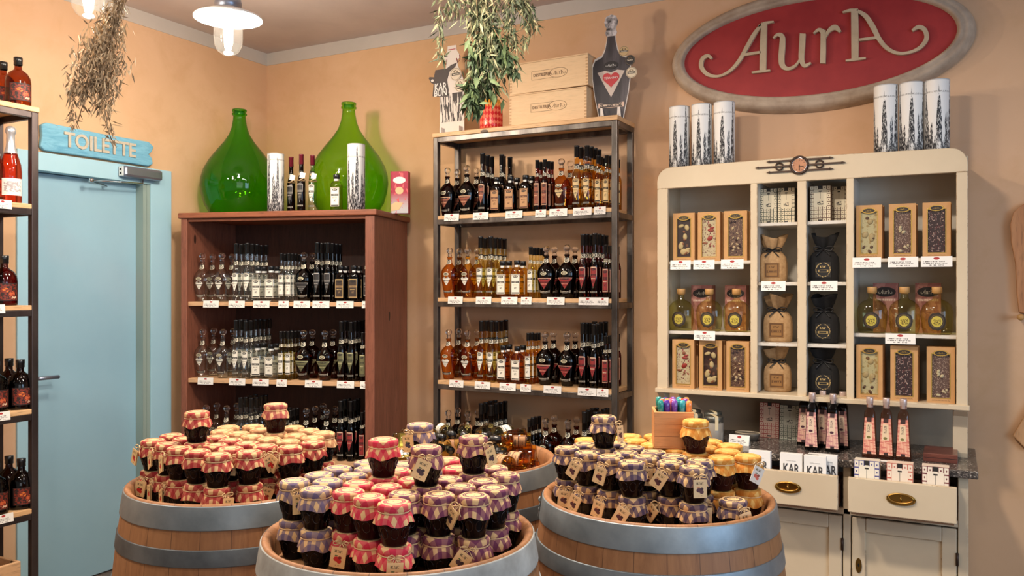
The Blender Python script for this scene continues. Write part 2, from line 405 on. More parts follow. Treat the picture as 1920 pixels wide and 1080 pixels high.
def slim(gl, lb, cap=None):
    cap = cap or BLACKCAP; key = ('slim', gl.name, lb.name, cap.name)
    if key in _p: return _p[key]
    rf = rfun(S_PROF[1:]); body = MB().lathe(S_PROF, 18)
    cp = MB().lathe([(.009, .212), (.0098, .2125), (.0095, .245), (.0102, .2455), (.0102, .25), (0, .251)], 14)
    nl = MB().wrap(rf, .02, lambda t: .186, lambda t: .17, 6, 2, .0008)
    lm = MB().wrap(rf, .03, lambda t: .138, lambda t: .03, 8, 3)
    _p[key] = [('bottle_body', pr(body, 'bottle_body', gl), []), ('cap', pr(cp, 'cap', cap), []), ('label', pr(lm, 'label', lb), []), ('neck_label', pr(nl, 'neck_label', NECKLAB), [])]
    return _p[key]
def flask(gl, lb, capm=None):
    capm = capm or BLACKCAP; key = ('flask', gl.name, lb.name, capm.name)
    if key in _p: return _p[key]
    P = [(0, .002), (.026, 0), (.0285, .004), (.0285, .128), (.027, .137), (.020, .147), (.013, .152), (.0125, .165)]
    body = MB().lathe(P, 28, 1, .85, 4)
    body.lathe([(.0125, .152), (.0125, .166), (0, .166)], 16)
    cp = MB().lathe([(.0155, .163), (.0165, .1635), (.0165, .183), (.0155, .185), (0, .185)], 18)
    nk = MB().lathe([(.0135, .152), (.0135, .162)], 16)
    lm = MB().card(-.0225, .0225, -.0285 * .85 - .0009, .02, .118)
    _p[key] = [('bottle_body', pr(body, 'bottle_body', gl), []), ('cap', pr(cp, 'cap', capm), []), ('label', pr(lm, 'label', lb), []), ('neck_label', pr(nk, 'neck_label', PAPER), [])]
    return _p[key]
ROUNDART = inked('round_bottle_art', (44, 34, 24), [('oval', .5, .5, .30, .30, (196, 176, 70)), ('script', .5, .46, .2, .16, (110, 90, 30), 14, 14), ('ring', .5, .5, .38, .38, (92, 74, 50), .8)])
def roundflask(gl, capm, art=ROUNDART, s='honey'):
    key = ('round', gl.name, capm.name, art.name)
    if key in _p: return _p[key]
    P = [(0, .003), (.045, 0), (.051, .004), (.055, .03), (.058, .07), (.058, .092), (.052, .113), (.036, .130), (.020, .137), (.015, .142), (.0135, .165)]
    body = MB().lathe(P, 30, 1, .72); rf = rfun(P[1:])
    cp = MB().lathe([(0, .16), (.013, .16), (.0145, .163), (.019, .165), (.019, .186), (.018, .188), (0, .188)], 20)
    dn = MB()
    sc_ = lambda t: .042 * math.sqrt(max(0, 1 - t * t)) * (1 + .05 * math.cos(9 * math.acos(max(-1, min(1, t)))))
    lm = MB().wrap(rf, .066, lambda t: .052 + sc_(t) * .82, lambda t: .052 - sc_(t) * .82, 20, 4, .001, .72)
    _p[key] = [('bottle_body', pr(body, 'bottle_body', gl), []), ('cap', pr(cp, 'cap', capm), []), ('label', pr(lm, 'label', art), [])]
    return _p[key]
RACKART = inked('dark_orange_label', (40, 20, 16), [('oval', .38, .6, .16, .14, (214, 110, 40)), ('oval', .66, .36, .14, .2, (196, 90, 50)), ('oval', .72, .2, .16, .09, (220, 190, 160)), ('script', .5, .5, .45, .45, (120, 40, 24), 9, 9)])
def rackbottle(gl, capm=None):
    capm = capm or BLACKCAP; key = ('rack', gl.name)
    if key in _p: return _p[key]
    P = [(0, .006), (.043, 0), (.049, .004), (.050, .012), (.050, .10), (.047, .122), (.036, .142), (.020, .154), (.0145, .16), (.0135, .182)]
    body = MB().lathe(P, 28); rf = rfun(P[1:])
    cp = MB().lathe([(.016, .176), (.0172, .177), (.0168, .192), (.0175, .193), (.0175, .209), (.016, .21), (0, .21)], 18)
    lm = MB().wrap(rf, .095, lambda t: .094, lambda t: .02, 12, 3)
    _p[key] = [('bottle_body', pr(body, 'bottle_body', gl), []), ('cap', pr(cp, 'cap', capm), []), ('label', pr(lm, 'label', RACKART), [])]
    return _p[key]

# ------------------------------------------------------------------ room shell
LX, BY, CH = -3.76, 3.88, 2.9
struct('floor', MB().box(LX - .1, 4.0, -3.2, BY + .1, -.1, 0), FLOOR)
struct('ceiling', MB().box(LX - .1, 4.0, -3.2, BY + .1, CH, CH + .1), CEIL)
struct('wall_back', MB().box(LX - .1, 4.0, BY, BY + .1, 0, CH), WALL)
DY0, DY1, DZ = 2.40, 2.985, 1.997          # door opening in the left wall
mb = MB().box(LX - .1, LX, -3.2, DY0 - .06, 0, CH).box(LX - .1, LX, DY1 + .06, BY, 0, CH).box(LX - .1, LX, DY0 - .06, DY1 + .06, DZ + .05, CH)
struct('wall_left', mb, WALL)
struct('trim_1', MB().box(LX, 4.0, BY - .004, BY, CH - .075, CH), BAND)
struct('trim_2', MB().box(LX, LX + .004, -3.2, BY - .004, CH - .075, CH), BAND)
# door: frame, leaf set back in its reveal, closer, lever
dr = obj('door_1', None); dr['kind'] = 'structure'
mb = MB().box(LX - .1, LX + .012, DY1 + .04, DY1 + .17, 0, DZ + .085).box(LX - .1, LX + .012, DY0 - .09, DY0 - .04, 0, DZ + .085).box(LX - .1, LX + .012, DY0 - .04, DY1 + .04, DZ, DZ + .085)
part('door_frame', mb, FRAMEBLUE, dr, .002)
part('door_reveal', MB().box(LX - .1, LX - .001, DY1, DY1 + .041, 0, DZ).box(LX - .012, LX + .004, DY1 + .02, DY1 + .042, 0, DZ), GREEN_REVEAL, dr)
part('door_leaf', MB().box(LX - .1, LX - .055, DY0 - .04, DY1, .008, DZ - .003), DOORBLUE, dr, .002)
mb = MB().tube([(LX - .055, 2.405, 1.03), (LX + .01, 2.405, 1.03), (LX + .018, 2.415, 1.03), (LX + .018, 2.505, 1.03)], .009, 8)
mb.lathe([(0, -.004), (.025, -.004), (.025, .006), (0, .006)], 16, M=Matrix.Translation((LX - .052, 2.405, 1.03)) @ Matrix.Rotation(R(90), 4, 'Y'))
part('door_handle', mb, ALU, dr)
cl = part('door_closer', MB().box(LX + .012, LX + .062, DY1 - .155, DY1 + .075, DZ + .018, DZ + .073), ALU, dr, .012)
mb = MB().box(LX + .02, LX + .05, DY1 - .16, DY1 - .155, DZ + .022, DZ + .069)
mb.box(LX + .03, LX + .04, DY1 - .162, DY1 - .158, DZ + .03, DZ + .04, mi=1).box(LX + .03, LX + .04, DY1 - .162, DY1 - .158, DZ + .05, DZ + .06, mi=1)
part('end_plate', mb, [ENAMEL, BLACKPLASTIC], cl)
mb = MB().tube([(LX + .035, DY1 - .03, DZ + .018), (LX + .035, DY1 - .03, DZ - .005), (LX + .03, DY1 - .32, DZ - .02), (LX - .02, DY1 - .20, DZ - .035), (LX - .053, DY1 - .20, DZ - .035)], .005, 6)
mb.lathe([(0, -.008), (.012, -.008), (.012, .008), (0, .008)], 12, M=Matrix.Translation((LX + .03, DY1 - .32, DZ - .02)))
part('closer_arm', mb, CHROME, dr)

# ------------------------------------------------------------------ lamps
BULB = NT('lit_bulb'); em = BULB.n('Emission'); em.inputs[0].default_value = (1, .86, .66, 1); em.inputs[1].default_value = 170; BULB.l(em.outputs[0], BULB.out.inputs[0]); BULB = BULB.m
G_LAMP = glass('lamp_glass', (.97, .97, .95), edge=(.8, .8, .76), gloss=.08)
_k = NT('x'); bpy.data.materials.remove(_k.m); _nt = G_LAMP.node_tree; _o = _nt.nodes['Material Output']; _old = _o.inputs[0].links[0].from_socket
_mx = _nt.nodes.new('ShaderNodeMixShader'); _mx.inputs[0].default_value = .012; _tl = _nt.nodes.new('ShaderNodeBsdfTranslucent'); _nt.links.new(_old, _mx.inputs[1]); _nt.links.new(_tl.outputs[0], _mx.inputs[2]); _nt.links.new(_mx.outputs[0], _o.inputs[0])
def lamp(px, py_rim, z, label, power):
    p = onray(px, z); Zr = CZ + (540 - py_rim) * z / F
    t = thing('pendant_lamp', label, 'lamp', (p.x, p.y, Zr), 0, 'enamel lamps under the ceiling')
    part('lamp_shade', MB().lathe([(.138, -.004), (.140, 0), (.136, .004), (.09, .024), (.055, .036), (.05, .04), (.048, .036), (.088, .018), (.134, -.001), (.138, -.004)], 40), ENAMEL, t)
    fit = part('lamp_fitting', MB().lathe([(0, .03), (.052, .03), (.055, .06), (.05, .085), (.03, .1), (0, .1)], 24), ALU, t)
    part('lamp_stem', MB().lathe([(.012, .1), (.012, CH - Zr - .02), (.04, CH - Zr - .018), (.04, CH - Zr), (0, CH - Zr)], 16), ALU, t)
    part('glass_dome', MB().lathe([(.052, .03), (.058, .0), (.058, -.085), (.055, -.115), (.042, -.14), (.022, -.153), (0, -.157)], 28), G_LAMP, t)
    bl = part('bulb', MB().lathe([(.0, .02), (.013, .015), (.014, -.02), (.019, -.045), (.019, -.075), (.012, -.095), (0, -.1)], 16), BULB, t)
    light('lamp_glow', 'POINT', (p.x, p.y, Zr - .18), power, WARM, .05)
lamp(428, 34, 3.5, 'white enamel lamp with lit glass dome, whole in view above the blue door wall', 28)
lamp(166, -46, 3.02, 'lit lamp mostly cut by the top edge above the hanging dry bunch', 11)

t = thing('ceiling_cable', 'thin pale cable running along the ceiling beside the lamp', 'cable', (-2.3, 2.4, CH), 0)
part('cable_run', MB().tube([(-.6, .35, -.006), (0, .1, -.006), (.9, -.25, -.006)], .004, 6), plain('pale_cable', (196, 188, 180), .5), t)
# ------------------------------------------------------------------ sign lettering strokes
def catmull(pts, n=6):
    out = []
    for i in range(len(pts) - 1):
        p0 = pts[max(i - 1, 0)]; p1 = pts[i]; p2 = pts[i + 1]; p3 = pts[min(i + 2, len(pts) - 1)]
        for k in range(n):
            t = k / n
            out.append(tuple(.5 * (2 * b + (c - a) * t + (2 * a - 5 * b + 4 * c - d) * t * t + (3 * b - a - 3 * c + d) * t ** 3) for a, b, c, d in zip(p0, p1, p2, p3)))
    out.append(tuple(pts[-1])); return out
LOGO = [  # strokes of the shop's lettering: x, y, pen width (in a 1:2.743 enlargement of the photo, then laid on the wall)
    [(548, 128, 8), (580, 113, 14), (628, 104, 8)], [(578, 112, 30), (574, 240, 34), (572, 355, 34)], [(515, 368, 9), (560, 362, 13), (610, 357, 9)],
    [(572, 112, 12), (530, 165, 20), (490, 235, 20), (450, 305, 18), (400, 360, 14), (340, 387, 12), (285, 376, 20), (254, 338, 22), (260, 297, 20), (288, 281, 18), (308, 295, 14)],
    [(465, 277, 12), (510, 270, 14), (560, 262, 12)],
    [(626, 190, 8), (648, 172, 16), (672, 182, 26), (672, 235, 30), (668, 290, 30), (674, 332, 28), (704, 348, 18), (742, 330, 13), (770, 288, 8)],
    [(778, 166, 30), (774, 240, 30), (772, 300, 28), (788, 332, 20), (820, 316, 8)],
    [(834, 165, 8), (860, 146, 16), (882, 156, 26)], [(884, 148, 26), (884, 240, 28), (882, 320, 28)], [(888, 200, 8), (912, 152, 18), (946, 134, 28), (972, 156, 14)],
    [(984, 56, 8), (1020, 46, 14), (1064, 45, 14)], [(1046, 48, 36), (1048, 180, 38), (1048, 298, 36)], [(1000, 306, 9), (1050, 299, 14), (1104, 292, 9)],
    [(1056, 47, 14), (1102, 74, 24), (1140, 130, 28), (1176, 198, 24), (1218, 244, 20), (1272, 267, 16), (1332, 262, 14), (1386, 236, 18), (1418, 190, 24), (1408, 146, 24), (1376, 132, 20), (1344, 150, 12)],
    [(1070, 198, 13), (1118, 192, 14), (1168, 185, 13)]]
SY = 3.80
def logo_wall(u, v):
    px, py = 1220 + u / 2.743, v / 2.743; X = wx(px, SY); return X, wz(py, X, SY)
def logo_polys():
    out = []
    for st in LOGO:
        pts = catmull(st, 5); L = []; Rr = []
        for i, (u, v, w_) in enumerate(pts):
            a = pts[max(i - 1, 0)]; b = pts[min(i + 1, len(pts) - 1)]; d = Vector((b[0] - a[0], b[1] - a[1])).normalized(); n = Vector((-d.y, d.x)) * w_ / 2
            L.append(logo_wall(u + n.x, v + n.y)); Rr.append(logo_wall(u - n.x, v - n.y))
        out.append((L, Rr))
    return out
LP = logo_polys()
_xs = [p[0] for L, Q in LP for p in L + Q]; _zs = [p[1] for L, Q in LP for p in L + Q]
LCX, LCZ, LW, LH = (min(_xs) + max(_xs)) / 2, (min(_zs) + max(_zs)) / 2, max(_xs) - min(_xs), max(_zs) - min(_zs)
def logo_mesh(mb, width, cx, y, cz, t, mi=0, M=None, sz=1, only=(0, 99)):
    k = width / LW
    for j, (L, Q) in enumerate(LP):
        if not only[0] <= j < only[1]: continue
        yy = y - t * .02 * (j % 3)
        for i in range(len(L) - 1):
            q = [L[i], L[i + 1], Q[i + 1], Q[i]]
            q = [((a - LCX) * k + cx, (b - LCZ) * k * sz + cz) for a, b in q]
            ar = sum(q[n][0] * q[(n + 1) % 4][1] - q[(n + 1) % 4][0] * q[n][1] for n in range(4))
            if ar < 0: q = q[::-1]
            v = [(a, yy - t, b) for a, b in q] + [(a, y, b) for a, b in q]
            mb.add(v, [(0, 1, 2, 3), (0, 4, 5, 1), (1, 5, 6, 2), (2, 6, 7, 3), (3, 7, 4, 0)], None, False, M, mi)
    return mb
def ellipse(cx, cz, a, b, n=48, wob=None):
    return [(cx + a * math.cos(2 * math.pi * i / n), cz + b * math.sin(2 * math.pi * i / n)) for i in range(n)]
def text_mesh(s, size, m, extr=0, bold=0, sx=1, align='CENTER', shear=0):
    c = bpy.data.curves.new('lettering', 'FONT'); c.body = s; c.size = size; c.extrude = extr; c.offset = bold; c.align_x = align; c.align_y = 'CENTER'; c.shear = shear; c.resolution_u = 3
    o = bpy.data.objects.new('lettering', c); col.objects.link(o)
    me = bpy.data.meshes.new_from_object(o.evaluated_get(bpy.context.evaluated_depsgraph_get()))
    bpy.data.objects.remove(o); me.materials.clear(); me.materials.append(m)
    for v in me.vertices: v.co.x *= sx
    return me
def text(s, size, m, parent, loc, extr=.0004, bold=0, sx=1, rot=(R(90), 0, 0), name='lettering', shear=0):
    return obj(name, text_mesh(s, size, m, extr, bold, sx, shear=shear), parent, loc, rot)

# big oval sign on the back wall
SCX, SCZ, SA, SB = -.548, 2.497, .562, .205
t = thing('wall_sign', 'large tilted-looking oval red AurA sign with grey moulded rim on the back wall', 'sign', (SCX, BY, SCZ))
REDPL = mottled('red_sign_plaster', (150, 32, 36), (172, 46, 46), 7, .6, bump=.15)
RIM = mottled('grey_brown_moulding', (198, 178, 156), (160, 138, 118), 12, .75, bump=.3, stretch=(1, 1, 1))
LETTER = mottled('putty_lettering', (206, 186, 156), (186, 164, 134), 14, .7, bump=.15)
mb = MB().prism(ellipse(0, 0, SA + .02, SB + .02, 72), -.045, -.002); part('sign_panel', mb, REDPL, t)
mb = MB(); prof = [(0, -.045), (.006, -.064), (.018, -.068), (.026, -.058), (.036, -.062), (.05, -.056), (.062, -.036), (.070, -.004)]
v = []; f = []; n = 96
for i in range(n):
    a = 2 * math.pi * i / n
    for r, y in prof: v.append(((SA + r) * math.cos(a), y, (SB + r) * math.sin(a)))
for i in range(n):
    for j in range(len(prof) - 1):
        a = i * len(prof) + j; b = ((i + 1) % n) * len(prof) + j; f.append((a, a + 1, b + 1, b))
part('sign_rim', MB().add(v, f, None, True), RIM, t)
for g_ in ((0, 5), (5, 7), (7, 10), (10, 15)): part('letter', logo_mesh(MB(), LW, LCX - SCX, -.045, LCZ - SCZ, .016, only=g_), LETTER, t)

# toilette board on the left wall
Yt0, Yt1 = 2.41, 3.03
t = thing('toilette_sign', 'weathered light blue TOILETTE board above the door', 'sign', (LX, (Yt0 + Yt1) / 2, 2.155), R(90))
hw = (Yt1 - Yt0) / 2
SIGNB = NT('weathered_blue_board'); v_ = SIGNB.coord('Object', (1.5, 6, 9)); nz = SIGNB.noise(v_, 5, 6, .7, 1); ed = SIGNB.n('NewGeometry').outputs['Pointiness']
c_ = SIGNB.mix(SIGNB.ramp(nz, .3, .6), srgb(92, 158, 190), srgb(128, 190, 214)); c_ = SIGNB.mix(SIGNB.ramp(nz, .64, .70), c_, srgb(120, 96, 84)); SIGNB.base(c_, .7); SIGNB.bump(nz, .4, .004); SIGNB = SIGNB.m
out = [(-hw, -.05), (-hw + .02, -.066), (0, -.064), (hw - .03, -.066), (hw - .004, -.05), (hw - .012, -.02), (hw - .03, -.004), (hw - .012, .012), (hw, .04), (hw - .03, .062), (0, .060), (-hw + .03, .066), (-hw + .004, .052), (-hw + .008, 0)]
part('board', MB().prism(out, -.028, -.004), SIGNB, t, .006)
text('TOILETTE', .098, mottled('stone_letters', (206, 196, 176), (184, 174, 154), 30, .8), t, (0, -.030, -.002), .004, .0022, .92, name='lettering')

# ------------------------------------------------------------------ dried bunches hanging from the ceiling
def leafmesh(cl, n, length, width, mats_n=1, down=.8):
    mb = MB()
    for (c, rad, cnt) in cl:
        for _ in range(int(cnt * (3.0 if cnt > 10 else 1.8))):
            p = Vector(c) + Vector((random.gauss(0, rad[0]), random.gauss(0, rad[1]), random.gauss(0, rad[2])))
            d = Vector((random.gauss(0, .45), random.gauss(0, .45), -down - random.random() * .5)).normalized()
            if random.random() < .16: d = Vector((random.gauss(0, 1), random.gauss(0, 1), random.gauss(-.3, .5))).normalized()
            L = length * random.uniform(.6, 1.3); W = width * random.uniform(.6, 1.3)
            s = d.cross(Vector((random.gauss(0, 1), random.gauss(0, 1), random.gauss(0, 1)))).normalized(); nn = s.cross(d)
            b = random.uniform(-.25, .25) * L
            v = [p, p + d * L * .35 + s * W / 2 + nn * b * .3, p + d * L * .4 + nn * (W * .25 + b * .4), p + d * L * .35 - s * W / 2 + nn * b * .3, p + d * L + nn * b]
            mb.add(v, [(0, 1, 2), (0, 2, 3), (1, 4, 2), (2, 4, 3)], None, True, mi=random.randrange(mats_n))
    return mb
def strand(px0, py0, px1, py1, z, n, rad, cnt, org):
    out = []
    for i in range(n):
        t_ = i / max(1, n - 1); px = px0 + (px1 - px0) * t_; py = py0 + (py1 - py0) * t_
        p = onray(px, z); out.append(((p.x - org.x, p.y - org.y, CZ + (540 - py) * z / F - CH), (rad, rad, rad * 1.2), cnt))
    return out
def bunch(name, label, cat, z, px, strands, stems, leafm, stemm, L, W, down=.8):
    p = onray(px, z); t = thing(name, label, cat, (p.x, p.y, CH)); cl = []
    for s_ in strands: cl += strand(*s_[:4], z, *s_[4:], org=p)
    part('leaves', leafmesh(cl, 0, L, W, len(leafm), down), leafm, t)
    mb = MB()
    for q in stems:
        pts = []
        for (sx_, sy_) in q:
            a = onray(sx_, z); pts.append((a.x - p.x + random.gauss(0, .006), a.y - p.y + random.gauss(0, .02), CZ + (540 - sy_) * z / F - CH))
        mb.tube([(pts[0][0], pts[0][1], 0)] + pts if q[0][1] < 20 else pts, .0018, 5)
    part('stems', mb, stemm, t)
    return t
DRY = [plain('dry_leaf_a', (150, 128, 100), .8), plain('dry_leaf_b', (118, 100, 78), .8), plain('dry_leaf_c', (176, 156, 126), .8)]
STEMM = plain('dry_stem', (120, 96, 66), .8)
b1 = bunch('dried_herb_bunch', 'brown dried leafy bunch hanging above the toilette board', 'dried plant', 2.95, 222,
      [(222, -8, 212, 40, 6, .012, 12), (210, 36, 186, 90, 8, .024, 22), (190, 90, 182, 150, 9, .036, 26), (175, 130, 160, 165, 6, .03, 16), (205, 80, 222, 140, 7, .012, 7), (200, 150, 205, 185, 5, .016, 9), (186, 150, 190, 200, 6, .014, 9),
       (150, 150, 134, 168, 4, .01, 5), (134, 165, 137, 232, 9, .006, 4), (198, 190, 210, 262, 9, .006, 4), (150, 165, 152, 186, 4, .01, 5)],
      [[(226, 0), (205, 80), (188, 150), (150, 160), (135, 190), (138, 230)], [(228, 0), (210, 90), (196, 170), (203, 210), (208, 262)], [(224, 0), (212, 60), (224, 130)], [(230, -10), (214, 30), (170, 110), (152, 180)]],
      DRY, STEMM, .034, .0065)
GRN = [plain('olive_leaf_a', (80, 86, 58), .7), plain('olive_leaf_b', (112, 114, 80), .7), plain('olive_leaf_c', (58, 68, 46), .7), plain('olive_leaf_d', (134, 126, 94), .75)]
ob = bunch('olive_branch_bunch', 'large grey-green leafy branch bunch hanging over the metal rack', 'dried plant', 2.95, 912,
      [(905, -12, 915, 50, 9, .024, 16), (905, 40, 915, 110, 10, .020, 16), (905, 90, 930, 140, 8, .022, 14), (898, 130, 900, 160, 5, .018, 12), (940, 100, 962, 128, 5, .010, 9),
       (832, -10, 838, 20, 4, .014, 6), (824, 20, 828, 110, 9, .006, 4), (850, -10, 858, 20, 4, .010, 5), (880, -10, 878, 30, 5, .012, 6), (880, 40, 885, 70, 3, .008, 5), (965, -10, 985, 10, 5, .018, 12), (950, 10, 962, 70, 8, .010, 8), (985, 5, 1000, 50, 7, .009, 8), (992, 40, 984, 80, 5, .005, 4), (962, 60, 970, 95, 5, .005, 4)],
      [[(905, 0), (915, 70), (930, 140)], [(900, 0), (900, 90), (892, 180)], [(850, 0), (826, 40), (826, 105)], [(940, 0), (975, 20), (998, 55), (985, 82)], [(930, 0), (955, 50), (970, 92)], [(912, 0), (935, 60), (962, 120)]],
      GRN, STEMM, .040, .0075)
_p0 = onray(912, 2.95); _cl = []
for q_ in ((898, 90, 905, 150, 7, .022, 11), (945, 90, 960, 128, 5, .009, 8), (930, 60, 945, 110, 4, .014, 8), (885, 160, 888, 195, 6, .013, 11), (912, 150, 925, 178, 3, .012, 8)): _cl += strand(*q_[:4], 2.95, *q_[4:], org=_p0)
part('broad_leaves', leafmesh(_cl, 0, .046, .019, 2, .9), [plain('sage_leaf_a', (78, 94, 56), .7), plain('sage_leaf_b', (54, 72, 44), .7)], ob)


# ------------------------------------------------------------------ racks and cabinets
class Frame2:                       # a shelf's own frame: origin at the front's start, ex along the front, ey into the depth
    def __init__(s, O, ang): s.O = Vector(O); s.a = ang; s.ex = Vector((math.cos(ang), math.sin(ang))); s.ey = Vector((-math.sin(ang), math.cos(ang)))
    def at(s, px, d):               # point at depth d behind the front, seen in column px
        k = math.tan(math.atan((px - 960) / F) - YAW); P = s.O + s.ey * d
        u = (k * P.y - P.x) / (s.ex.x - k * s.ex.y); return P + s.ex * u
    def w(s, u, d): return s.O + s.ex * u + s.ey * d
MR = Frame2((wx(812, 3.62), 3.62), 0)
MW = wx(1157, 3.62) - MR.O.x; MD = .235
LEVELS = [1.82, 1.40, .978, .56]
def rack(name, label, O, ang, W, D, top, levels, steel, boardm, leg=.028, board=.02, rail=.026):
    t = thing(name, label, 'shelf rack', (O[0], O[1], 0), ang)
    for (x, y) in ((0, 0), (W - leg, 0), (0, D - leg), (W - leg, D - leg)):
        part('post', MB().box(x, x + leg, y, y + leg, 0, top), steel, t, .003)
    for z in [top] + levels:
        zz = z - board if z != top else top
        mb = MB().box(leg, W - leg, 0, leg * .8, zz - rail, zz).box(leg, W - leg, D - leg * .8, D, zz - rail, zz).box(0, leg * .8, leg, D - leg, zz - rail, zz).box(W - leg * .8, W, leg, D - leg, zz - rail, zz)
        part('shelf_frame', mb, steel, t, .002)
        if z == top: part('top_board', MB().box(-.004, W + .004, -.004, D, top, top + .022), boardm, t, .003)
        else: part('shelf_board', MB().box(leg * .2 + .022, W - leg * .2 - .022, .001, D - .002, z - board, z), boardm, t, .002)
    return t
MTOP = 2.222
rack('metal_rack', 'tall dark steel rack with pale boards full of bottles in the middle', MR.O, 0, MW, MD, MTOP, LEVELS, STEEL, KRAFTSHELF)
# left rack along the door wall
LR = Frame2((-3.395, 1.25), R(90)); LRW = 2.182 - 1.25
rack('metal_rack', 'dark steel rack cut by the frame edge beside the blue door', LR.O, R(90), LRW, .27, 2.185, [1.80, 1.378, .945, .53, .12], DARKSTEEL, KRAFTSHELF)
# reddish pine cabinet across the corner
CA = R(15.9); CFr = Frame2((-3.60, 3.09), CA); CW, CD, CTOP = 1.08, .50, 1.845
t = thing('display_cabinet', 'reddish pine open cabinet with shelves of bottles across the corner', 'cabinet', (CFr.O.x, CFr.O.y, 0), CA)
part('top_board', MB().box(-.012, CW + .015, -.012, CD + .01, CTOP - .03, CTOP), CABTOP, t, .006)
part('side_panel', MB().box(0, .035, 0, CD, 0, CTOP - .03), CABWOOD, t, .003)
part('side_panel', MB().box(CW - .05, CW, 0, CD, 0, CTOP - .03), CABWOOD, t, .003)
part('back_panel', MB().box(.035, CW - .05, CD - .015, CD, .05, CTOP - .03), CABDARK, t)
part('header_rail', MB().box(.035, CW - .05, .01, .03, CTOP - .046, CTOP - .03), CABTOP, t, .002)
CLEV = [1.378, .974, .57]
for z in CLEV + [.17]:
    part('shelf_board', MB().box(.035, CW - .05, .012, CD - .015, z - .022, z), SHELFWOOD, t, .002)
part('plinth', MB().box(.035, CW - .05, .03, .05, 0, .148), CABWOOD, t)

# ------------------------------------------------------------------ filling the shelves
def fill(fr, Z, where, cols, dmin=.022):
    """cols: (px, proto, radius, rows, look, file word, kind). One file of equal bottles goes straight back from its front bottle."""
    for (px, proto, r, rows, look, filew) in cols:
        p0 = fr.at(px, dmin + r)
        for k in range(rows):
            p = p0 + fr.ey * (k * (2 * r + .004)) + fr.ex * random.uniform(-.0015, .0015)
            row = 'front one' if k == 0 else f'{ORD[k]} from front'
            lb = f'{look}, {filew}, {row}, {where}'
            place('bottle', proto, lb, 'bottle', (p.x, p.y, Z), fr.a + R(random.uniform(-4, 4)), 'bottles on ' + where, random.uniform(.99, 1.01))
T_, D_, S_, F_ = .0225, .048, .0175, .030
w1 = 'pine cabinet top shelf'
fill(CFr, CLEV[0], w1, [
    (379.5, decanter(G_FLINT, L_WHITE, 'heart'), D_, 2, 'clear ball-stopper bottle', 'left file'), (416, decanter(G_FLINT, L_WHITE, 'heart'), D_, 2, 'clear ball-stopper bottle', 'right file'),
    (443.6, tall(G_FLINT, L_WHITE), T_, 5, 'tall clear bottle', 'left file'), (464, tall(G_FLINT, L_WHITE), T_, 5, 'tall clear bottle', 'right file'),
    (484, flask(G_FLINT, L_WHITE), F_, 2, 'square clear flask', 'left file'), (508.5, flask(G_FLINT, L_WHITE), F_, 2, 'square clear flask', 'right file'),
    (527.6, slim(G_FLINT, L_WHITE), S_, 4, 'slim clear bottle', 'left file'), (541.5, slim(G_FLINT, L_WHITE), S_, 4, 'slim clear bottle', 'right file'),
    (569.7, decanter(G_DARK, L_SILVERDARK), D_, 2, 'dark ball-stopper bottle', 'only file'),
    (595.5, tall(G_DARK, L_SILVERDARK), T_, 4, 'tall dark bottle', 'left file'), (615.5, tall(G_DARK, L_SILVERDARK), T_, 4, 'tall dark bottle', 'right file'),
    (639.5, flask(G_DARK, L_DARKGOLD), F_, 2, 'square dark flask', 'left file'), (665, flask(G_DARK, L_DARKGOLD), F_, 2, 'square dark flask', 'right file'),
    (688, slim(G_DARK, L_SILVERDARK), S_, 3, 'slim dark bottle', 'only file')])
w1 = 'pine cabinet middle shelf'
fill(CFr, CLEV[1], w1, [
    (381, decanter(G_FLINT, L_WHITE, 'heart'), D_, 2, 'clear ball-stopper bottle', 'left file'), (418.5, decanter(G_FLINT, L_WHITE, 'heart'), D_, 2, 'clear ball-stopper bottle', 'right file'),
    (443, tall(G_FLINT, L_WHITE), T_, 5, 'tall clear bottle', 'left file'), (461.5, tall(G_FLINT, L_WHITE), T_, 6, 'tall clear bottle', 'right file'),
    (483, flask(G_FLINT, L_WHITE), F_, 2, 'square clear flask', 'left file'), (508, flask(G_FLINT, L_WHITE), F_, 2, 'square clear flask', 'right file'),
    (527.5, slim(G_PALE, L_WHITE), S_, 4, 'slim pale bottle', 'left file'), (541, slim(G_PALE, L_WHITE), S_, 4, 'slim pale bottle', 'right file'),
    (570, decanter(G_BROWN, L_OLIVE), D_, 2, 'brown ball-stopper bottle', 'left file'), (609.5, decanter(G_BROWN, L_OLIVE), D_, 2, 'brown ball-stopper bottle', 'right file'),
    (640, tall(G_BROWN, L_OLIVE), T_, 3, 'tall olive-labelled bottle', 'left file'), (659, tall(G_BROWN, L_OLIVE), T_, 4, 'tall olive-labelled bottle', 'right file'),
    (680, slim(G_BROWN, L_OLIVE), S_, 4, 'slim olive-labelled bottle', 'left file'), (694, slim(G_BROWN, L_OLIVE), S_, 3, 'slim olive-labelled bottle', 'right file')])
w1 = 'pine cabinet lowest filled shelf'
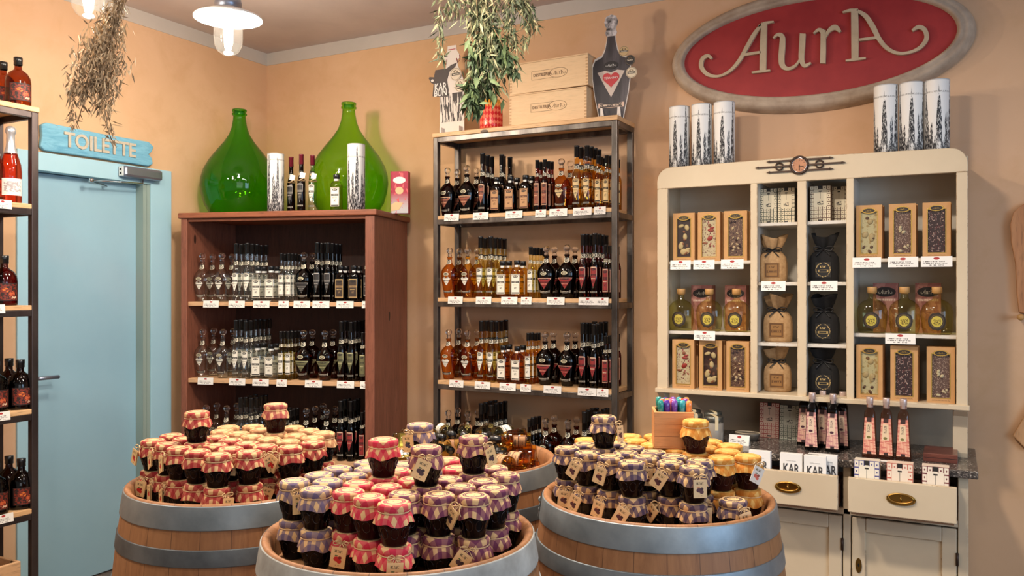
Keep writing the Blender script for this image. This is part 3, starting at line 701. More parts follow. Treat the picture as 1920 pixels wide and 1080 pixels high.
fill(CFr, CLEV[2], w1, [
    (387, decanter(G_FLINT, L_WHITE, 'heart'), D_, 2, 'clear ball-stopper bottle', 'left file'), (425, decanter(G_FLINT, L_WHITE, 'heart'), D_, 3, 'clear ball-stopper bottle', 'right file'),
    (452, tall(G_FLINT, L_SILVERDARK), T_, 4, 'tall clear bottle', 'left file'), (472, tall(G_FLINT, L_SILVERDARK), T_, 4, 'tall clear bottle', 'right file'),
    (530, slim(G_DARK, L_SILVERDARK), S_, 3, 'slim dark bottle', 'left file'), (545, slim(G_DARK, L_SILVERDARK), S_, 3, 'slim dark bottle', 'right file'),
    (575, decanter(G_BROWN, L_RED), D_, 3, 'brown ball-stopper bottle', 'left file'), (613, decanter(G_BROWN, L_RED), D_, 2, 'brown ball-stopper bottle', 'right file'),
    (639, tall(G_DARK, L_RED), T_, 3, 'tall red-labelled bottle', 'left file'), (658, tall(G_DARK, L_RED), T_, 3, 'tall red-labelled bottle', 'right file'),
    (679.5, slim(G_RED, L_RED), S_, 3, 'slim red bottle', 'left file'), (694, slim(G_RED, L_RED), S_, 3, 'slim red bottle', 'right file')])
w1 = 'steel rack uppermost bottle shelf'
fill(MR, LEVELS[0], w1, [
    (838.5, decanter(G_DARK, L_COPPER), D_, 2, 'dark ball-stopper bottle', 'left file'), (875, decanter(G_DARK, L_COPPER), D_, 2, 'dark ball-stopper bottle', 'right file'),
    (905, tall(G_DARK, L_COPPER), T_, 3, 'tall dark bottle', 'left file'),
    (932, flask(G_DARK, L_TAN), F_, 1, 'square dark flask', 'left file'), (958, flask(G_DARK, L_TAN), F_, 2, 'square dark flask', 'middle file'), (986, flask(G_DARK, L_TAN), F_, 2, 'square dark flask', 'right file'),
    (1007, slim(G_BROWN, L_COPPER), S_, 3, 'slim brown bottle', 'left file'), (1022, slim(G_BROWN, L_COPPER), S_, 3, 'slim brown bottle', 'right file'),
    (1053, decanter(G_AMBER, L_CREAM, 'heart'), D_, 2, 'amber ball-stopper bottle', 'only file'),
    (1082, tall(G_GOLD, L_CREAM), T_, 4, 'tall golden bottle', 'left file'), (1101, tall(G_GOLD, L_CREAM), T_, 4, 'tall golden bottle', 'right file'),
    (1121.5, slim(G_GOLD, L_CREAM), S_, 5, 'slim golden bottle', 'left file'), (1137.5, slim(G_GOLD, L_CREAM), S_, 5, 'slim golden bottle', 'right file')])
p = MR.w(.24, .17)
for k, (u, d) in enumerate(((.245, .16), (.262, .20), (.262, .11))):
    q = MR.w(u + .08, d); place('bottle', tall(G_DARK, L_COPPER), f'tall dark bottle behind the square flasks, {ORD[k]} of three, {w1}', 'bottle', (q.x, q.y, LEVELS[0]), 0, 'bottles on ' + w1)
w1 = 'steel rack second bottle shelf'
fill(MR, LEVELS[1], w1, [
    (843, decanter(G_AMBER, L_WHITE, 'heart'), D_, 2, 'amber ball-stopper bottle', 'left file'), (877, decanter(G_GOLD, L_WHITE, 'heart'), D_, 2, 'golden ball-stopper bottle', 'right file'),
    (901, tall(G_PALE, L_WHITE), T_, 4, 'tall pale bottle', 'left file'), (920, tall(G_PALE, L_WHITE), T_, 4, 'tall pale bottle', 'right file'),
    (943, flask(G_GOLD, L_WHITE), F_, 2, 'square golden flask', 'left file'), (970, flask(G_GOLD, L_WHITE), F_, 2, 'square golden flask', 'right file'),
    (995, slim(G_PALE, L_WHITE), S_, 5, 'slim pale bottle', 'only file'),
    (1024, decanter(G_DARK, L_RED), D_, 2, 'dark ball-stopper bottle', 'left file'), (1063, decanter(G_DARK, L_RED), D_, 2, 'dark ball-stopper bottle', 'right file'),
    (1093, tall(G_RED, L_RED), T_, 4, 'tall dark red bottle', 'left file'), (1115, tall(G_RED, L_RED), T_, 4, 'tall dark red bottle', 'right file'),
    (1136, slim(G_RED, L_RED), S_, 5, 'slim dark red bottle', 'only file')])
w1 = 'steel rack third bottle shelf'
fill(MR, LEVELS[2], w1, [
    (841.5, decanter(G_AMBER, L_WHITE, 'heart'), D_, 2, 'amber ball-stopper bottle', 'left file'), (877, decanter(G_AMBER, L_WHITE, 'heart'), D_, 2, 'amber ball-stopper bottle', 'right file'),
    (903, tall(G_GOLD, L_WHITE), T_, 4, 'tall golden bottle', 'left file'), (922, tall(G_PALE, L_WHITE), T_, 4, 'tall golden bottle', 'right file'),
    (944, flask(G_AMBER, L_WHITE), F_, 2, 'square amber flask', 'left file'), (970, flask(G_AMBER, L_WHITE), F_, 2, 'square amber flask', 'right file'),
    (991, slim(G_GOLD, L_WHITE), S_, 4, 'slim golden bottle', 'only file'),
    (1022, decanter(G_DARK, L_RED), D_, 2, 'dark ball-stopper bottle', 'left file'), (1063, decanter(G_DARK, L_RED), D_, 2, 'dark ball-stopper bottle', 'right file'),
    (1093, tall(G_DARK, L_RED), T_, 4, 'tall red-labelled bottle', 'left file'), (1113.5, tall(G_DARK, L_RED), T_, 4, 'tall red-labelled bottle', 'right file'),
    (1136, slim(G_RED, L_RED), S_, 5, 'slim red bottle', 'only file')])
w1 = 'steel rack lowest bottle shelf'
fill(MR, LEVELS[3], w1, [
    (840, decanter(G_DARK, L_SILVERDARK), D_, 2, 'dark ball-stopper bottle', 'left file'), (878, decanter(G_DARK, L_SILVERDARK), D_, 2, 'dark ball-stopper bottle', 'right file'),
    (902, tall(G_DARK, L_SILVERDARK), T_, 4, 'tall dark bottle', 'left file'), (921, tall(G_DARK, L_SILVERDARK), T_, 4, 'tall dark bottle', 'right file'),
    (944, flask(G_DARK, L_SILVERDARK), F_, 2, 'square dark flask', 'left file'), (970, flask(G_DARK, L_SILVERDARK), F_, 2, 'square dark flask', 'right file'),
    (992, slim(G_DARK, L_SILVERDARK), S_, 4, 'slim dark bottle', 'only file'),
    (1023, decanter(G_BROWN, L_COPPER), D_, 2, 'brown ball-stopper bottle', 'left file'), (1065, decanter(G_BROWN, L_COPPER), D_, 2, 'brown ball-stopper bottle', 'right file'),
    (1096, tall(G_DARK, L_WHITE), T_, 4, 'tall dark bottle with pale label', 'left file'), (1117, tall(G_DARK, L_WHITE), T_, 4, 'tall dark bottle with pale label', 'right file')])

# price cards on the shelf edges
def price(fr, px, Z, wpx, where, k, d=-.0025, h=.036, drop=.012):
    p = fr.at(px, d); z = depth(p.x, p.y); wd = wpx * z / F / math.cos(YAW - abs(fr.a) * 0) * .98
    me = MB().card(-wd / 2, wd / 2, -.001, Z - h + .006 - Z, .006).mesh('price_card', PRICE)
    o = thing('price_card', f'white price card, {where}, {ORD[k]} from the left', 'price tag', (p.x, p.y, Z), fr.a, 'price cards on ' + where, me); o.rotation_euler.x = R(-6)
def prices(fr, Z, where, lst, **kw):
    for k, (px, wp) in enumerate(lst): price(fr, px, Z, wp, where, k, **kw)
prices(CFr, CLEV[0], 'pine cabinet top shelf', [(396, 29), (444, 30), (490.5, 30), (532, 19), (566, 30), (602, 31), (647, 31), (688, 17)], d=.009)
prices(CFr, CLEV[1], 'pine cabinet middle shelf', [(385.6, 29), (445, 30), (489, 30), (528.5, 19), (588, 31), (648, 31), (685.6, 19)], d=.009)
prices(MR, LEVELS[0], 'steel rack uppermost bottle shelf', [(847, 29), (901.5, 30), (964, 32), (1014, 20), (1047, 33), (1092, 34), (1125, 21)])
prices(MR, LEVELS[1], 'steel rack second bottle shelf', [(854, 29), (907, 30), (955, 31), (987, 20), (1042, 33), (1102, 33), (1130, 21)])
prices(MR, LEVELS[2], 'steel rack third bottle shelf', [(856, 28), (905, 30), (952, 31), (986, 20), (1036, 33), (1101, 34), (1130, 21)])
prices(LR, 1.80, 'door rack, wine shelf', [(5, 30)])
prices(LR, 1.378, 'door rack, third shelf', [(-10, 34)])
prices(LR, .945, 'door rack, fourth shelf', [(2, 30)])
prices(LR, .53, 'door rack, fifth shelf', [(6, 34)])

# bottles on the rack beside the door
RB = [(34, 2.207, 0, G_TAWNY, 'amber bottle with black cap at the corner'), (6, 2.207, .125, G_TAWNY, 'amber bottle cut by the frame edge'),
      (8, 1.378, 0, G_RED, 'dark bottle with magenta label'),
      (38, .945, 0, G_DARK, 'dark squat bottle in front'), (17, .945, .1, G_DARK, 'dark squat bottle behind the corner one'), (-9, .945, 0, G_DARK, 'dark squat bottle cut by the frame edge'),
      (40, .53, 0, G_DARK, 'dark squat bottle in front'), (17, .53, .1, G_DARK, 'dark squat bottle behind the corner one'), (-9, .53, 0, G_DARK, 'dark squat bottle cut by the frame edge')]
nm = {2.207: 'top board', 1.378: 'third shelf', .945: 'fourth shelf', .53: 'fifth shelf'}
for px, Z, d, g, lb in RB:
    p = LR.at(px, .062 + d); place('bottle', rackbottle(g), f'{lb}, {nm[Z]} of the rack beside blue door', 'bottle', (p.x, p.y, Z), R(75), 'squat bottles on the rack by the door', .98)
FOIL = plain('white_silver_foil', (206, 206, 208), .3, .6)
ROSELAB = inked('white_wine_label', (228, 222, 216), [('oval', .4, .6, .2, .2, (200, 196, 196)), ('script', .5, .5, .4, .3, (170, 160, 160), 8, 8)])
P = [(0, .01), (.036, 0), (.041, .005), (.041, .13), (.038, .16), (.026, .2), (.0165, .23), (.0145, .25), (.0145, .30)]
wine = [('bottle_body', MB().lathe(P, 26).mesh('bottle_body', G_ROSE), []),
        ('foil_cap', MB().lathe([(.0255, .205), (.0175, .232), (.0155, .25), (.0155, .285), (.019, .29), (.020, .30), (.017, .312), (.008, .318), (0, .319)], 20).mesh('foil_cap', FOIL), []),
        ('label', MB().wrap(rfun(P[1:]), .085, lambda t: .1, lambda t: .03, 12, 2).mesh('label', ROSELAB), [])]
for px, d, lb in ((20, .05, 'rosé sparkling wine bottle with silver foil on the rack beside the door'), (-12, .16, 'second rosé sparkling bottle cut by the frame edge on the door rack')):
    p = LR.at(px, d); place('wine_bottle', wine, lb, 'bottle', (p.x, p.y, 1.80), R(70), 'sparkling wine bottles on the door rack')
p = LR.at(40, .03)
t = thing('wooden_tray', 'pale wooden tray box at the bottom of the rack beside the blue door', 'tray', (LR.O.x, LR.O.y, .12), R(90))
mb = MB().box(.40, .87, .02, .24, 0, .012).box(.40, .87, .02, .034, .012, .2).box(.40, .87, .226, .24, .012, .2).box(.40, .414, .034, .226, .012, .2).box(.856, .87, .034, .226, .012, .2)
part('tray_box', mb, SHELFWOOD, t, .003)

# ------------------------------------------------------------------ things on top of the pine cabinet
DJ = [(0, .004), (.125, 0), (.148, .012), (.176, .06), (.192, .115), (.198, .16), (.195, .2), (.182, .245), (.155, .295), (.118, .345), (.08, .392), (.054, .432), (.040, .47), (.033, .51), (.031, .534), (.038, .537), (.038, .546), (.032, .549), (.032, .552), (.037, .555), (.037, .566), (.026, .566), (.026, .54)]
def demijohn(px, label, s=1.0, g=None):
    g = g or G_GREEN
    p = CFr.at(px, .292); t = thing('demijohn', label, 'glass demijohn', (p.x, p.y, CTOP), CA, 'green demijohns on the pine cabinet'); t.scale = (s,) * 3
    part('glass_body', MB().lathe(DJ[:14], 56), g, t); part('neck_ring', MB().lathe(DJ[13:], 40), g, t)
demijohn(449, 'round green glass demijohn nearer the door wall on the pine cabinet', 1.055)
demijohn(654, 'paler green glass demijohn in front of the bare wall on the pine cabinet', 1.07, G_GREENPALE)
TUBE = NT('sketched_white_tube'); uv = TUBE.coord('UV'); q = TUBE.xyz(uv); u_, v_ = q[0], q[1]
mp = TUBE.n('Mapping'); mp.inputs['Scale'].default_value = (26, 9, 1); TUBE.l(uv, mp.inputs[0]); n1 = TUBE.noise(mp.outputs[0], 1, 5, .7, .6)
mp2 = TUBE.n('Mapping'); mp2.inputs['Scale'].default_value = (120, 60, 1); TUBE.l(uv, mp2.inputs[0]); n2 = TUBE.noise(mp2.outputs[0], 1, 3, .7)
band = TUBE.math('ADD', TUBE.math('MULTIPLY', TUBE.math('SINE', TUBE.math('MULTIPLY', u_, 6.2832 * 6)), .6), TUBE.math('MULTIPLY', TUBE.math('SINE', TUBE.math('ADD', TUBE.math('MULTIPLY', u_, 6.2832 * 11), 1.0)), .6)); env = TUBE.math('ADD', TUBE.math('MULTIPLY', v_, -4.6), TUBE.math('MULTIPLY', band, .55))
msk = TUBE.math('GREATER_THAN', TUBE.math('ADD', env, TUBE.math('MULTIPLY', n1, 1.7)), .14)
msk = TUBE.math('MULTIPLY', msk, TUBE.math('GREATER_THAN', n2, .44)); dg = TUBE.math('GREATER_THAN', n1, .42); msk = TUBE.math('MULTIPLY', msk, dg)
ttl = TUBE.math('MULTIPLY', TUBE.math('LESS_THAN', TUBE.math('ABSOLUTE', TUBE.math('SUBTRACT', v_, .268)), .0035), TUBE.math('GREATER_THAN', n2, .5))
TUBE.base(TUBE.mix(ttl, TUBE.mix(msk, srgb(238, 236, 232), srgb(40, 40, 44)), srgb(150, 146, 142)), .5); TUBE = TUBE.m
def tubebox(x, y, Z, r, h, label, group, rz=0):
    t = thing('gift_tube', label, 'gift tube', (x, y, Z), rz, group)
    part('tube_body', MB().lathe([(0, 0), (r - .001, 0), (r, .001), (r, h - .003)], 36), TUBE, t)
    part('tube_lid', MB().lathe([(r + .0003, h - .004), (r + .0008, h - .001), (r, h), (r - .004, h + .0005), (0, h)], 36), plain('grey_lid_edge', (190, 188, 186), .5), t)
SEAL = plain('bronze_seal', (190, 120, 60), .4, .3)
p = CFr.at(517, .055); tubebox(p.x, p.y, CTOP, .0425, .302, 'white sketched gift tube left of the red-capped bottles on pine cabinet', 'tubes on the pine cabinet', 1.1)
p = CFr.at(668, .05); tubebox(p.x, p.y, CTOP, .0445, .335, 'tall white sketched gift tube before the paler demijohn', 'tubes on the pine cabinet', 2.0)
for px, d, g, lb in ((546, .13, G_DARK, 'dark burgundy-capped bottle at the back, between tube and paler demijohn'), (565, .06, G_DARK, 'dark burgundy-capped bottle with paper tag, in front of the trio'), (586, .10, G_FLINT, 'clear burgundy-capped bottle tied with raffia beside the paler demijohn')):
    p = CFr.at(px, d); t = place('bottle', tall(g, L_SILVERDARK if g is G_DARK else L_WHITE, REDWAX), lb, 'bottle', (p.x, p.y, CTOP), CA, 'burgundy-capped bottles on the pine cabinet', .97)
    part('raffia_tie', MB().tube([(.0135 * math.cos(a / 2), .0135 * math.sin(a / 2), .2) for a in range(0, 13)], .0025, 6, True), RAFFIA, t)
    part('hang_tag', MB().card(-.035, -.005, -.024, .175, .205, M=Matrix.Rotation(.2, 4, 'Y')), PAPER, t)
    part('raffia_bow', MB().tube([(.0225 * math.cos(a / 2), .0225 * math.sin(a / 2), .165 + .002 * math.sin(a)) for a in range(0, 13)], .002, 6, True).tube([(0, -.025, .165), (.03, -.03, .175), (.035, -.026, .165), (0, -.025, .163)], .002, 5), RAFFIA, t)
p = CFr.at(631, .05); place('bottle', flask(G_PALE, L_WHITE), 'small square pale flask with black cap before the paler demijohn', 'bottle', (p.x, p.y, CTOP), CA + .05)
CARD = NT('pink_gift_carton'); q = CARD.xyz(CARD.coord('UV')); n_ = CARD.noise(CARD.coord('UV'), 5, 2, .5)
c_ = CARD.mix(CARD.ramp(q[1], .12, .5), srgb(196, 190, 190), srgb(178, 26, 62)); c_ = CARD.mix(CARD.math('GREATER_THAN', n_, .6), c_, srgb(220, 90, 96)); CARD.base(c_, .5); CARD = CARD.m
t = thing('gift_carton', 'pink and white printed carton at the back corner of the pine cabinet', 'carton', (0, 0, 0)); p = CFr.at(751, .28)
t.location = (p.x, p.y, CTOP); t.rotation_euler = (0, 0, R(24))
part('carton_box', MB().box(-.047, .047, -.03, .03, 0, .222), plain('carton_red', (176, 40, 66), .5), t, .001)
part('carton_front', MB().card(-.0465, .0465, -.0308, .0005, .2215), CARD, t)
part('carton_crest', MB().prism(ellipse(0, .175, .034, .018, 16), -.0318, -.0309), PAPER, t)
part('carton_picture', MB().prism(ellipse(0, .12, .022, .02, 14), -.0318, -.0309), [plain('sand_print', (226, 190, 140), .6)], t)
part('carton_scene', MB().prism([(-.045, .01), (0, .02), (.02, .055), (-.02, .06), (-.045, .045)], -.0318, -.0309), [plain('sand_print', (226, 190, 140), .6)], t)

# ------------------------------------------------------------------ things on top of the steel rack
MT = MTOP + .022
BOXWOOD = wood('pale_box_wood', (226, 190, 146), (234, 202, 160), 'x', rough=.6, knots=False, streak=.2)
PRINT = plain('brown_print', (120, 90, 66), .7)
def woodbox(Z, h, x0p, x1p, label, d=.035, tilt=0):
    a = MR.at(x0p, d); b = MR.at(x1p, d); W_ = b.x - a.x
    t = thing('wooden_box', label, 'wooden box', ((a.x + b.x) / 2, a.y, Z), 0, 'stacked wooden boxes on the steel rack'); t.rotation_euler = (0, tilt, 0)
    part('box_body', MB().box(-W_ / 2, W_ / 2, 0, .17, 0, h - .006), BOXWOOD, t, .002)
    part('box_lid', MB().box(-W_ / 2, W_ / 2, 0, .17, h - .0055, h), BOXWOOD, t, .001)
    mb = MB()
    for s_ in (-1, 1):
        for i in range(9): mb.box(s_ * W_ / 2 - (.012 if s_ > 0 else 0), s_ * W_ / 2 + (.012 if s_ < 0 else 0), -.0006, 0, .008 + i * (h - .02) / 9, .008 + (i + .5) * (h - .02) / 9)
    part('finger_joint', mb, wood('joint_end_grain', (196, 154, 110), (206, 164, 118), 'x', knots=False), t)
    zc = h * .52; mb = MB()
    for (x0, x1, z0, z1) in ((-.088, .03, zc + .020, zc + .0212), (-.088, .03, zc - .0212, zc - .020), (-.088, -.0868, zc - .02, zc + .02)): mb.box(x0, x1, -.0008, -.0002, z0, z1)
    E = ellipse(.055, zc, .048, .023, 32)
    for i in range(32):
        a, b = E[i], E[(i + 1) % 32]; mb.tube([(a[0], -.0006, a[1]), (b[0], -.0006, b[1])], .0008, 4)
    pn = part('printed_crest', logo_mesh(mb, .078, .055, -.0002, zc, .0006), PRINT, t)
    text('DESTILERIJA', .020, PRINT, pn, (-.03, -.0012, zc), .0001, .0003, .92)
    return t
woodbox(MT, .158, 955, 1100, 'lower pale wooden box printed with distillery crest on the steel rack')
woodbox(MT + .160, .150, 956, 1103, 'upper pale wooden box printed with distillery crest, topmost of the pair', .03, R(-.8))
# patterned can
p = MR.at(921, .05)
CANM = NT('harlequin_can_print'); q = CANM.xyz(CANM.coord('UV')); u_ = CANM.math('MULTIPLY', q[0], 10); v_ = CANM.math('MULTIPLY', q[1], 17)
fa = CANM.math('SUBTRACT', CANM.math('FRACT', CANM.math('ADD', u_, v_)), .5); fb = CANM.math('SUBTRACT', CANM.math('FRACT', CANM.math('SUBTRACT', u_, v_)), .5)
dm = CANM.math('GREATER_THAN', CANM.math('MULTIPLY', fa, fb), 0); g = CANM.ramp(q[1], .1, .15)
c_ = CANM.mix(dm, srgb(206, 34, 38), srgb(240, 120, 90)); c_ = CANM.mix(g, c_, CANM.mix(dm, srgb(240, 180, 50), srgb(250, 214, 80))); CANM.base(c_, .25, .1); CANM = CANM.m
t = thing('patterned_tin', 'red and yellow diamond-patterned tin under the hanging branches', 'tin', (p.x, p.y, MT))
part('tin_body', MB().lathe([(0, 0), (.054, 0), (.057, .003), (.058, .02), (.058, .115), (.05, .135), (.044, .142)], 36), CANM, t)
part('tin_rim', MB().lathe([(.044, .141), (.047, .143), (.045, .147), (.04, .147), (0, .143)], 30), GOLD, t)
# swing-top bottle cut-out with a sheep head
def unit(poly, s, dx=0, dz=0): return [(a * s + dx, b * s + dz) for a, b in poly]
CARDW = plain('display_card_white', (232, 222, 212), .6); CARDG = plain('display_card_charcoal', (84, 76, 74), .6)
pA = MR.at(848, .13)
t = thing('bottle_display_card', 'pale swing-top bottle cut-out with dark sheep head and medals on the steel rack', 'display card', (pA.x, pA.y, MT))
bot = [(-.075, 0), (.075, 0), (.075, .25), (.068, .30), (.05, .345), (.036, .37), (.034, .40), (.052, .415), (.045, .43), (.028, .455), (.026, .48), (-.026, .48), (-.028, .455), (-.045, .43), (-.052, .415), (-.034, .40), (-.036, .37), (-.05, .345), (-.068, .30), (-.075, .25)]
part('card_board', MB().prism(bot, -.004, 0), CARDW, t)
part('swing_top', MB().box(-.022, .022, -.0055, -.0042, .458, .462).tube([(-.048, -.006, .425), (-.052, -.006, .40), (-.036, -.006, .385), (-.03, -.006, .41)], .002, 5).tube([(.048, -.006, .425), (.052, -.006, .40), (.036, -.006, .385), (.03, -.006, .41)], .002, 5), plain('red_seal', (176, 70, 76), .5), t)
sh = [(-.118, .225), (-.025, .213), (-.02, .25), (-.03, .30), (-.015, .345), (.02, .365), (.03, .385), (-.002, .378), (-.03, .362), (-.10, .362), (-.108, .335), (-.108, .325), (-.138, .33), (-.142, .322), (-.128, .298), (-.112, .29)]
hd = part('sheep_head', MB().prism(sh, -.008, -.0045), CARDG, t)
part('sheep_eye', MB().prism(ellipse(-.119, .308, .009, .007, 12), -.009, -.0081), CARDW, hd)
text('KAR', .055, PAPER, hd, (-.068, -.0088, .268), .0003, .001, .72); text('BUN', .045, PAPER, hd, (-.068, -.0088, .236), .0003, .001, .9)
STREAK = inked('tall_brush_lettering', (232, 222, 212), [('script', .5, .5, .5, .5, (70, 64, 62), 15, 1.6)])
part('tall_lettering', MB().card(-.07, .07, -.0055, .08, .23, t=.0008), STREAK, t)
def medal(cx, cz, r, base, par, y=-.012):
    m_ = inked('medal_' + str(base), base, [('ring', .5, .5, .46, .46, (120, 104, 80), .86), ('box', .5, .5, .36, .1, (70, 62, 54)), ('script', .5, .5, .3, .06, (220, 210, 190), 30, 4), ('script', .5, .72, .2, .1, (110, 90, 60), 14, 8)])
    part('medal', MB().prism(ellipse(cx, cz, r, r, 24), y, y + .002), m_, par)
medal(.028, .325, .034, (224, 210, 188), t); medal(.058, .262, .034, (228, 212, 190), t, -.015)
part('card_prop', MB().box(-.06, -.05, -.03, -.004, 0, .05).box(.05, .06, -.03, -.004, 0, .05), CARDW, t)
# dark bottle cut-out
pB = MR.at(1146, .09)
t = thing('bottle_display_card', 'dark heart-label bottle cut-out with chrome stopper and medals beside the boxes', 'display card', (pB.x, pB.y, MT), R(6))
bot = [(-.058, 0), (.058, 0), (.066, .04), (.082, .12), (.092, .20), (.092, .255), (.08, .285), (.045, .30), (.03, .33), (.022, .37), (.018, .40), (-.018, .40), (-.022, .37), (-.03, .33), (-.045, .30), (-.08, .285), (-.092, .255), (-.092, .20), (-.082, .12), (-.066, .04)]
part('card_board', MB().prism(unit(bot, 1.02), 0, .004), CARDW, t)
part('printed_bottle', MB().prism(unit(bot, .97, 0, .005), -.0015, -.0002), mottled('printed_dark_glass', (58, 54, 58), (120, 112, 118), 7, .45, stretch=(2.2, 1, .3), lo=.45, hi=.8), t)
part('printed_stopper', MB().prism([(-.024, .395), (.024, .395), (.028, .41), (.022, .43), (.03, .445), (.033, .462), (.024, .486), (0, .495), (-.024, .486), (-.033, .462), (-.03, .445), (-.022, .43), (-.028, .41)], -.0015, .002), mottled('printed_chrome', (60, 58, 60), (232, 228, 230), 22, .35, .2, lo=.4, hi=.6), t)
part('printed_shield', MB().prism([(-.066, .225), (-.03, .232), (0, .222), (.03, .232), (.066, .225), (.02, .14), (0, .105), (-.02, .14)], -.003, -.0016), plain('pale_shield_print', (206, 190, 178), .5), t)
ht = [(.045 * .9 * math.sin(a) ** 3, .19 + .04 * (.8125 * math.cos(a) - .3125 * math.cos(2 * a) - .125 * math.cos(3 * a) - .0625 * math.cos(4 * a))) for a in [2 * math.pi * i / 30 for i in range(30)]][::-1]
hp = part('printed_heart', MB().prism(ht, -.0045, -.0031), plain('rose_red_print', (196, 62, 66), .5), t)
text('TERANINO', .014, PAPER, hp, (0, -.0052, .195), .0002, 0, .95)
cr = part('printed_crest', MB().prism(ellipse(0, .255, .034, .019, 24), -.0045, -.0016), plain('dark_crest', (44, 40, 42), .5), t)
part('crest_lettering', logo_mesh(MB(), .05, 0, -.0046, .255, .0006), PAPER, cr)
part('printed_band', MB().prism([(-.062, .055), (.062, .055), (.066, .08), (.0, .074), (-.066, .08)], -.003, -.0016), inked('band_print', (52, 46, 48), [('frame', .5, .5, .48, .46, (220, 190, 170), .84), ('script', .5, .5, .4, .2, (210, 190, 170), 40, 3)]), t)
medal(.062, .315, .024, (206, 176, 130), t, -.004); medal(.092, .27, .024, (52, 50, 52), t, -.006); medal(.098, .212, .026, (228, 212, 184), t, -.004)
part('card_prop', MB().prism([(-.045, 0), (-.025, 0), (-.035, .05), (-.045, .05)], -.03, -.027).prism([(.035, 0), (.055, 0), (.05, .05), (.038, .05)], -.03, -.027).box(-.04, -.036, -.03, 0, 0, .02).box(.042, .046, -.03, 0, 0, .02), CARDW, t)

# ------------------------------------------------------------------ barrels
def barrelwood():
    k = NT('oak_staves'); v = k.coord('UV', (1, 1, 1)); q = k.xyz(v); st = k.math('MULTIPLY', q[0], 26)
    fr = k.math('FRACT', st); fl = k.math('FLOOR', st)
    cb = k.n('CombineXYZ'); k.l(k.math('MULTIPLY', q[0], 60), cb.inputs[0]); k.l(k.math('MULTIPLY', q[1], 5), cb.inputs[1]); k.l(fl, cb.inputs[2])
    nz = k.noise(cb.outputs[0], 1.6, 6, .65, .8)
    wn = k.n('TexWhiteNoise', noise_dimensions='1D'); k.l(fl, wn.inputs['W'])
    c = k.mix(k.ramp(nz, .3, .7), srgb(130, 84, 50), srgb(168, 116, 74)); c = k.mix(k.math('MULTIPLY', wn.outputs[0], .4), c, srgb(160, 114, 76))
    gap = k.math('LESS_THAN', k.math('MINIMUM', fr, k.math('SUBTRACT', 1, fr)), .012)
    c = k.mix(k.math('MULTIPLY', gap, .7), c, srgb(70, 44, 28)); st2 = k.noise(k.coord('Object'), 9, 4, .7); c = k.mix(k.math('MULTIPLY', k.ramp(st2, .6, .78), .6), c, srgb(92, 56, 34))
    k.base(c, .55); k.bump(nz, .1, .002); return k.m
OAK = barrelwood(); HEADWOOD = wood('barrel_head_boards', (186, 134, 88), (206, 156, 108), 'x', knots=False)
def BR(z): u = (z - .475) / .475; return .315 - .040 * u * u
def barrel(x, z, label, hoopm, hoop2m, a0=0):
    X = -SN * z + CS * x; Y = CS * z + SN * x
    t = thing('wine_barrel', label, 'barrel', (X, Y, 0), a0, 'wooden barrels used as display tables')
    prof = [(BR(i * .95 / 20), i * .95 / 20) for i in range(21)]; rt = BR(.95)
    uvf = lambda j, r, zz, a: (a / (2 * math.pi), zz)
    mb = MB(); seg = 104; v = []; uv = []; f = []
    full = [(0, .05)] * 0 + prof + [(rt - .006, .951), (rt - .016, .944), (rt - .020, .92), (rt - .022, .895)]
    for j, (r, zz) in enumerate(full):
        for i in range(seg + 1):
            a = 2 * math.pi * i / seg; v.append((r * math.cos(a), r * math.sin(a), zz)); uv.append((i / seg, zz))
    for j in range(len(full) - 1):
        for i in range(seg): a = j * (seg + 1) + i; f.append((a, a + 1, a + seg + 2, a + seg + 1))
    mb.add(v, f, uv, True); part('staves', mb, OAK, t)
    part('barrel_head', MB().lathe([(0, .886), (rt - .012, .886), (rt - .012, .894), (0, .895)], 60, smooth=False), HEADWOOD, t)
    for k, (z0, z1) in enumerate(((.893, .947), (.812, .851), (.70, .735), (.215, .25), (.10, .138), (.003, .057))):
        part('hoop', MB().lathe([(BR(z0) + .0003, z0), (BR(z0) + .0028, z0 + .0006), (BR(z0 + .002) + .003, z0 + .002), (BR(z1 - .002) + .003, z1 - .002), (BR(z1) + .0028, z1 - .0006), (BR(z1) + .0003, z1)], 80), hoopm if k % 2 == 0 else hoop2m, t)
        if k < 3:
            zc = (z0 + z1) / 2; mb = MB()
            for da in (-.035, .035):
                for dz in (-.012, .012):
                    mb.lathe([(0, .004), (.004, .0035), (.0062, .0015), (.0065, 0)], 10, M=Matrix.Rotation(R(-158) + da - a0, 4, 'Z') @ Matrix.Translation((BR(zc) + .0045, 0, zc + dz * (1 if da > 0 else .7))) @ Matrix.Rotation(R(90), 4, 'Y'))
            n_ = 8; vv = []; ff = []
            for i in range(n_ + 1):
                a = R(-158) - a0 + (-.09 + .18 * i / n_); 
                for zq in (z0 + .001, z1 - .001): vv.append(((BR(zq) + .0052) * math.cos(a), (BR(zq) + .0052) * math.sin(a), zq))
            for i in range(n_): ff.append((2 * i, 2 * i + 2, 2 * i + 3, 2 * i + 1))
            hp_ = part('hoop_overlap', MB().add(vv, ff, None, True), hoopm if k % 2 == 0 else hoop2m, t)
            part('rivet', mb, hoop2m, hp_)
    return Vector((X, Y))
BFv = barrel(-.232, 1.735, 'foremost limewashed-hooped barrel piled with mixed purple and pink topped jars', WHITEHOOP, WHITEHOOP, .3)
BLv = barrel(-.716, 2.20, 'barrel beside the blue door piled with red-checked jars', GALV, GALVDARK, 1.1)
BRv = barrel(.352, 2.035, 'barrel before the white hutch piled with plum and orange jars', GALV, GALV, 2.2)
BKv = barrel(-.149, 2.50, 'barrel behind the others holding lying miniature bottles', GALV, GALVDARK, 3.1)

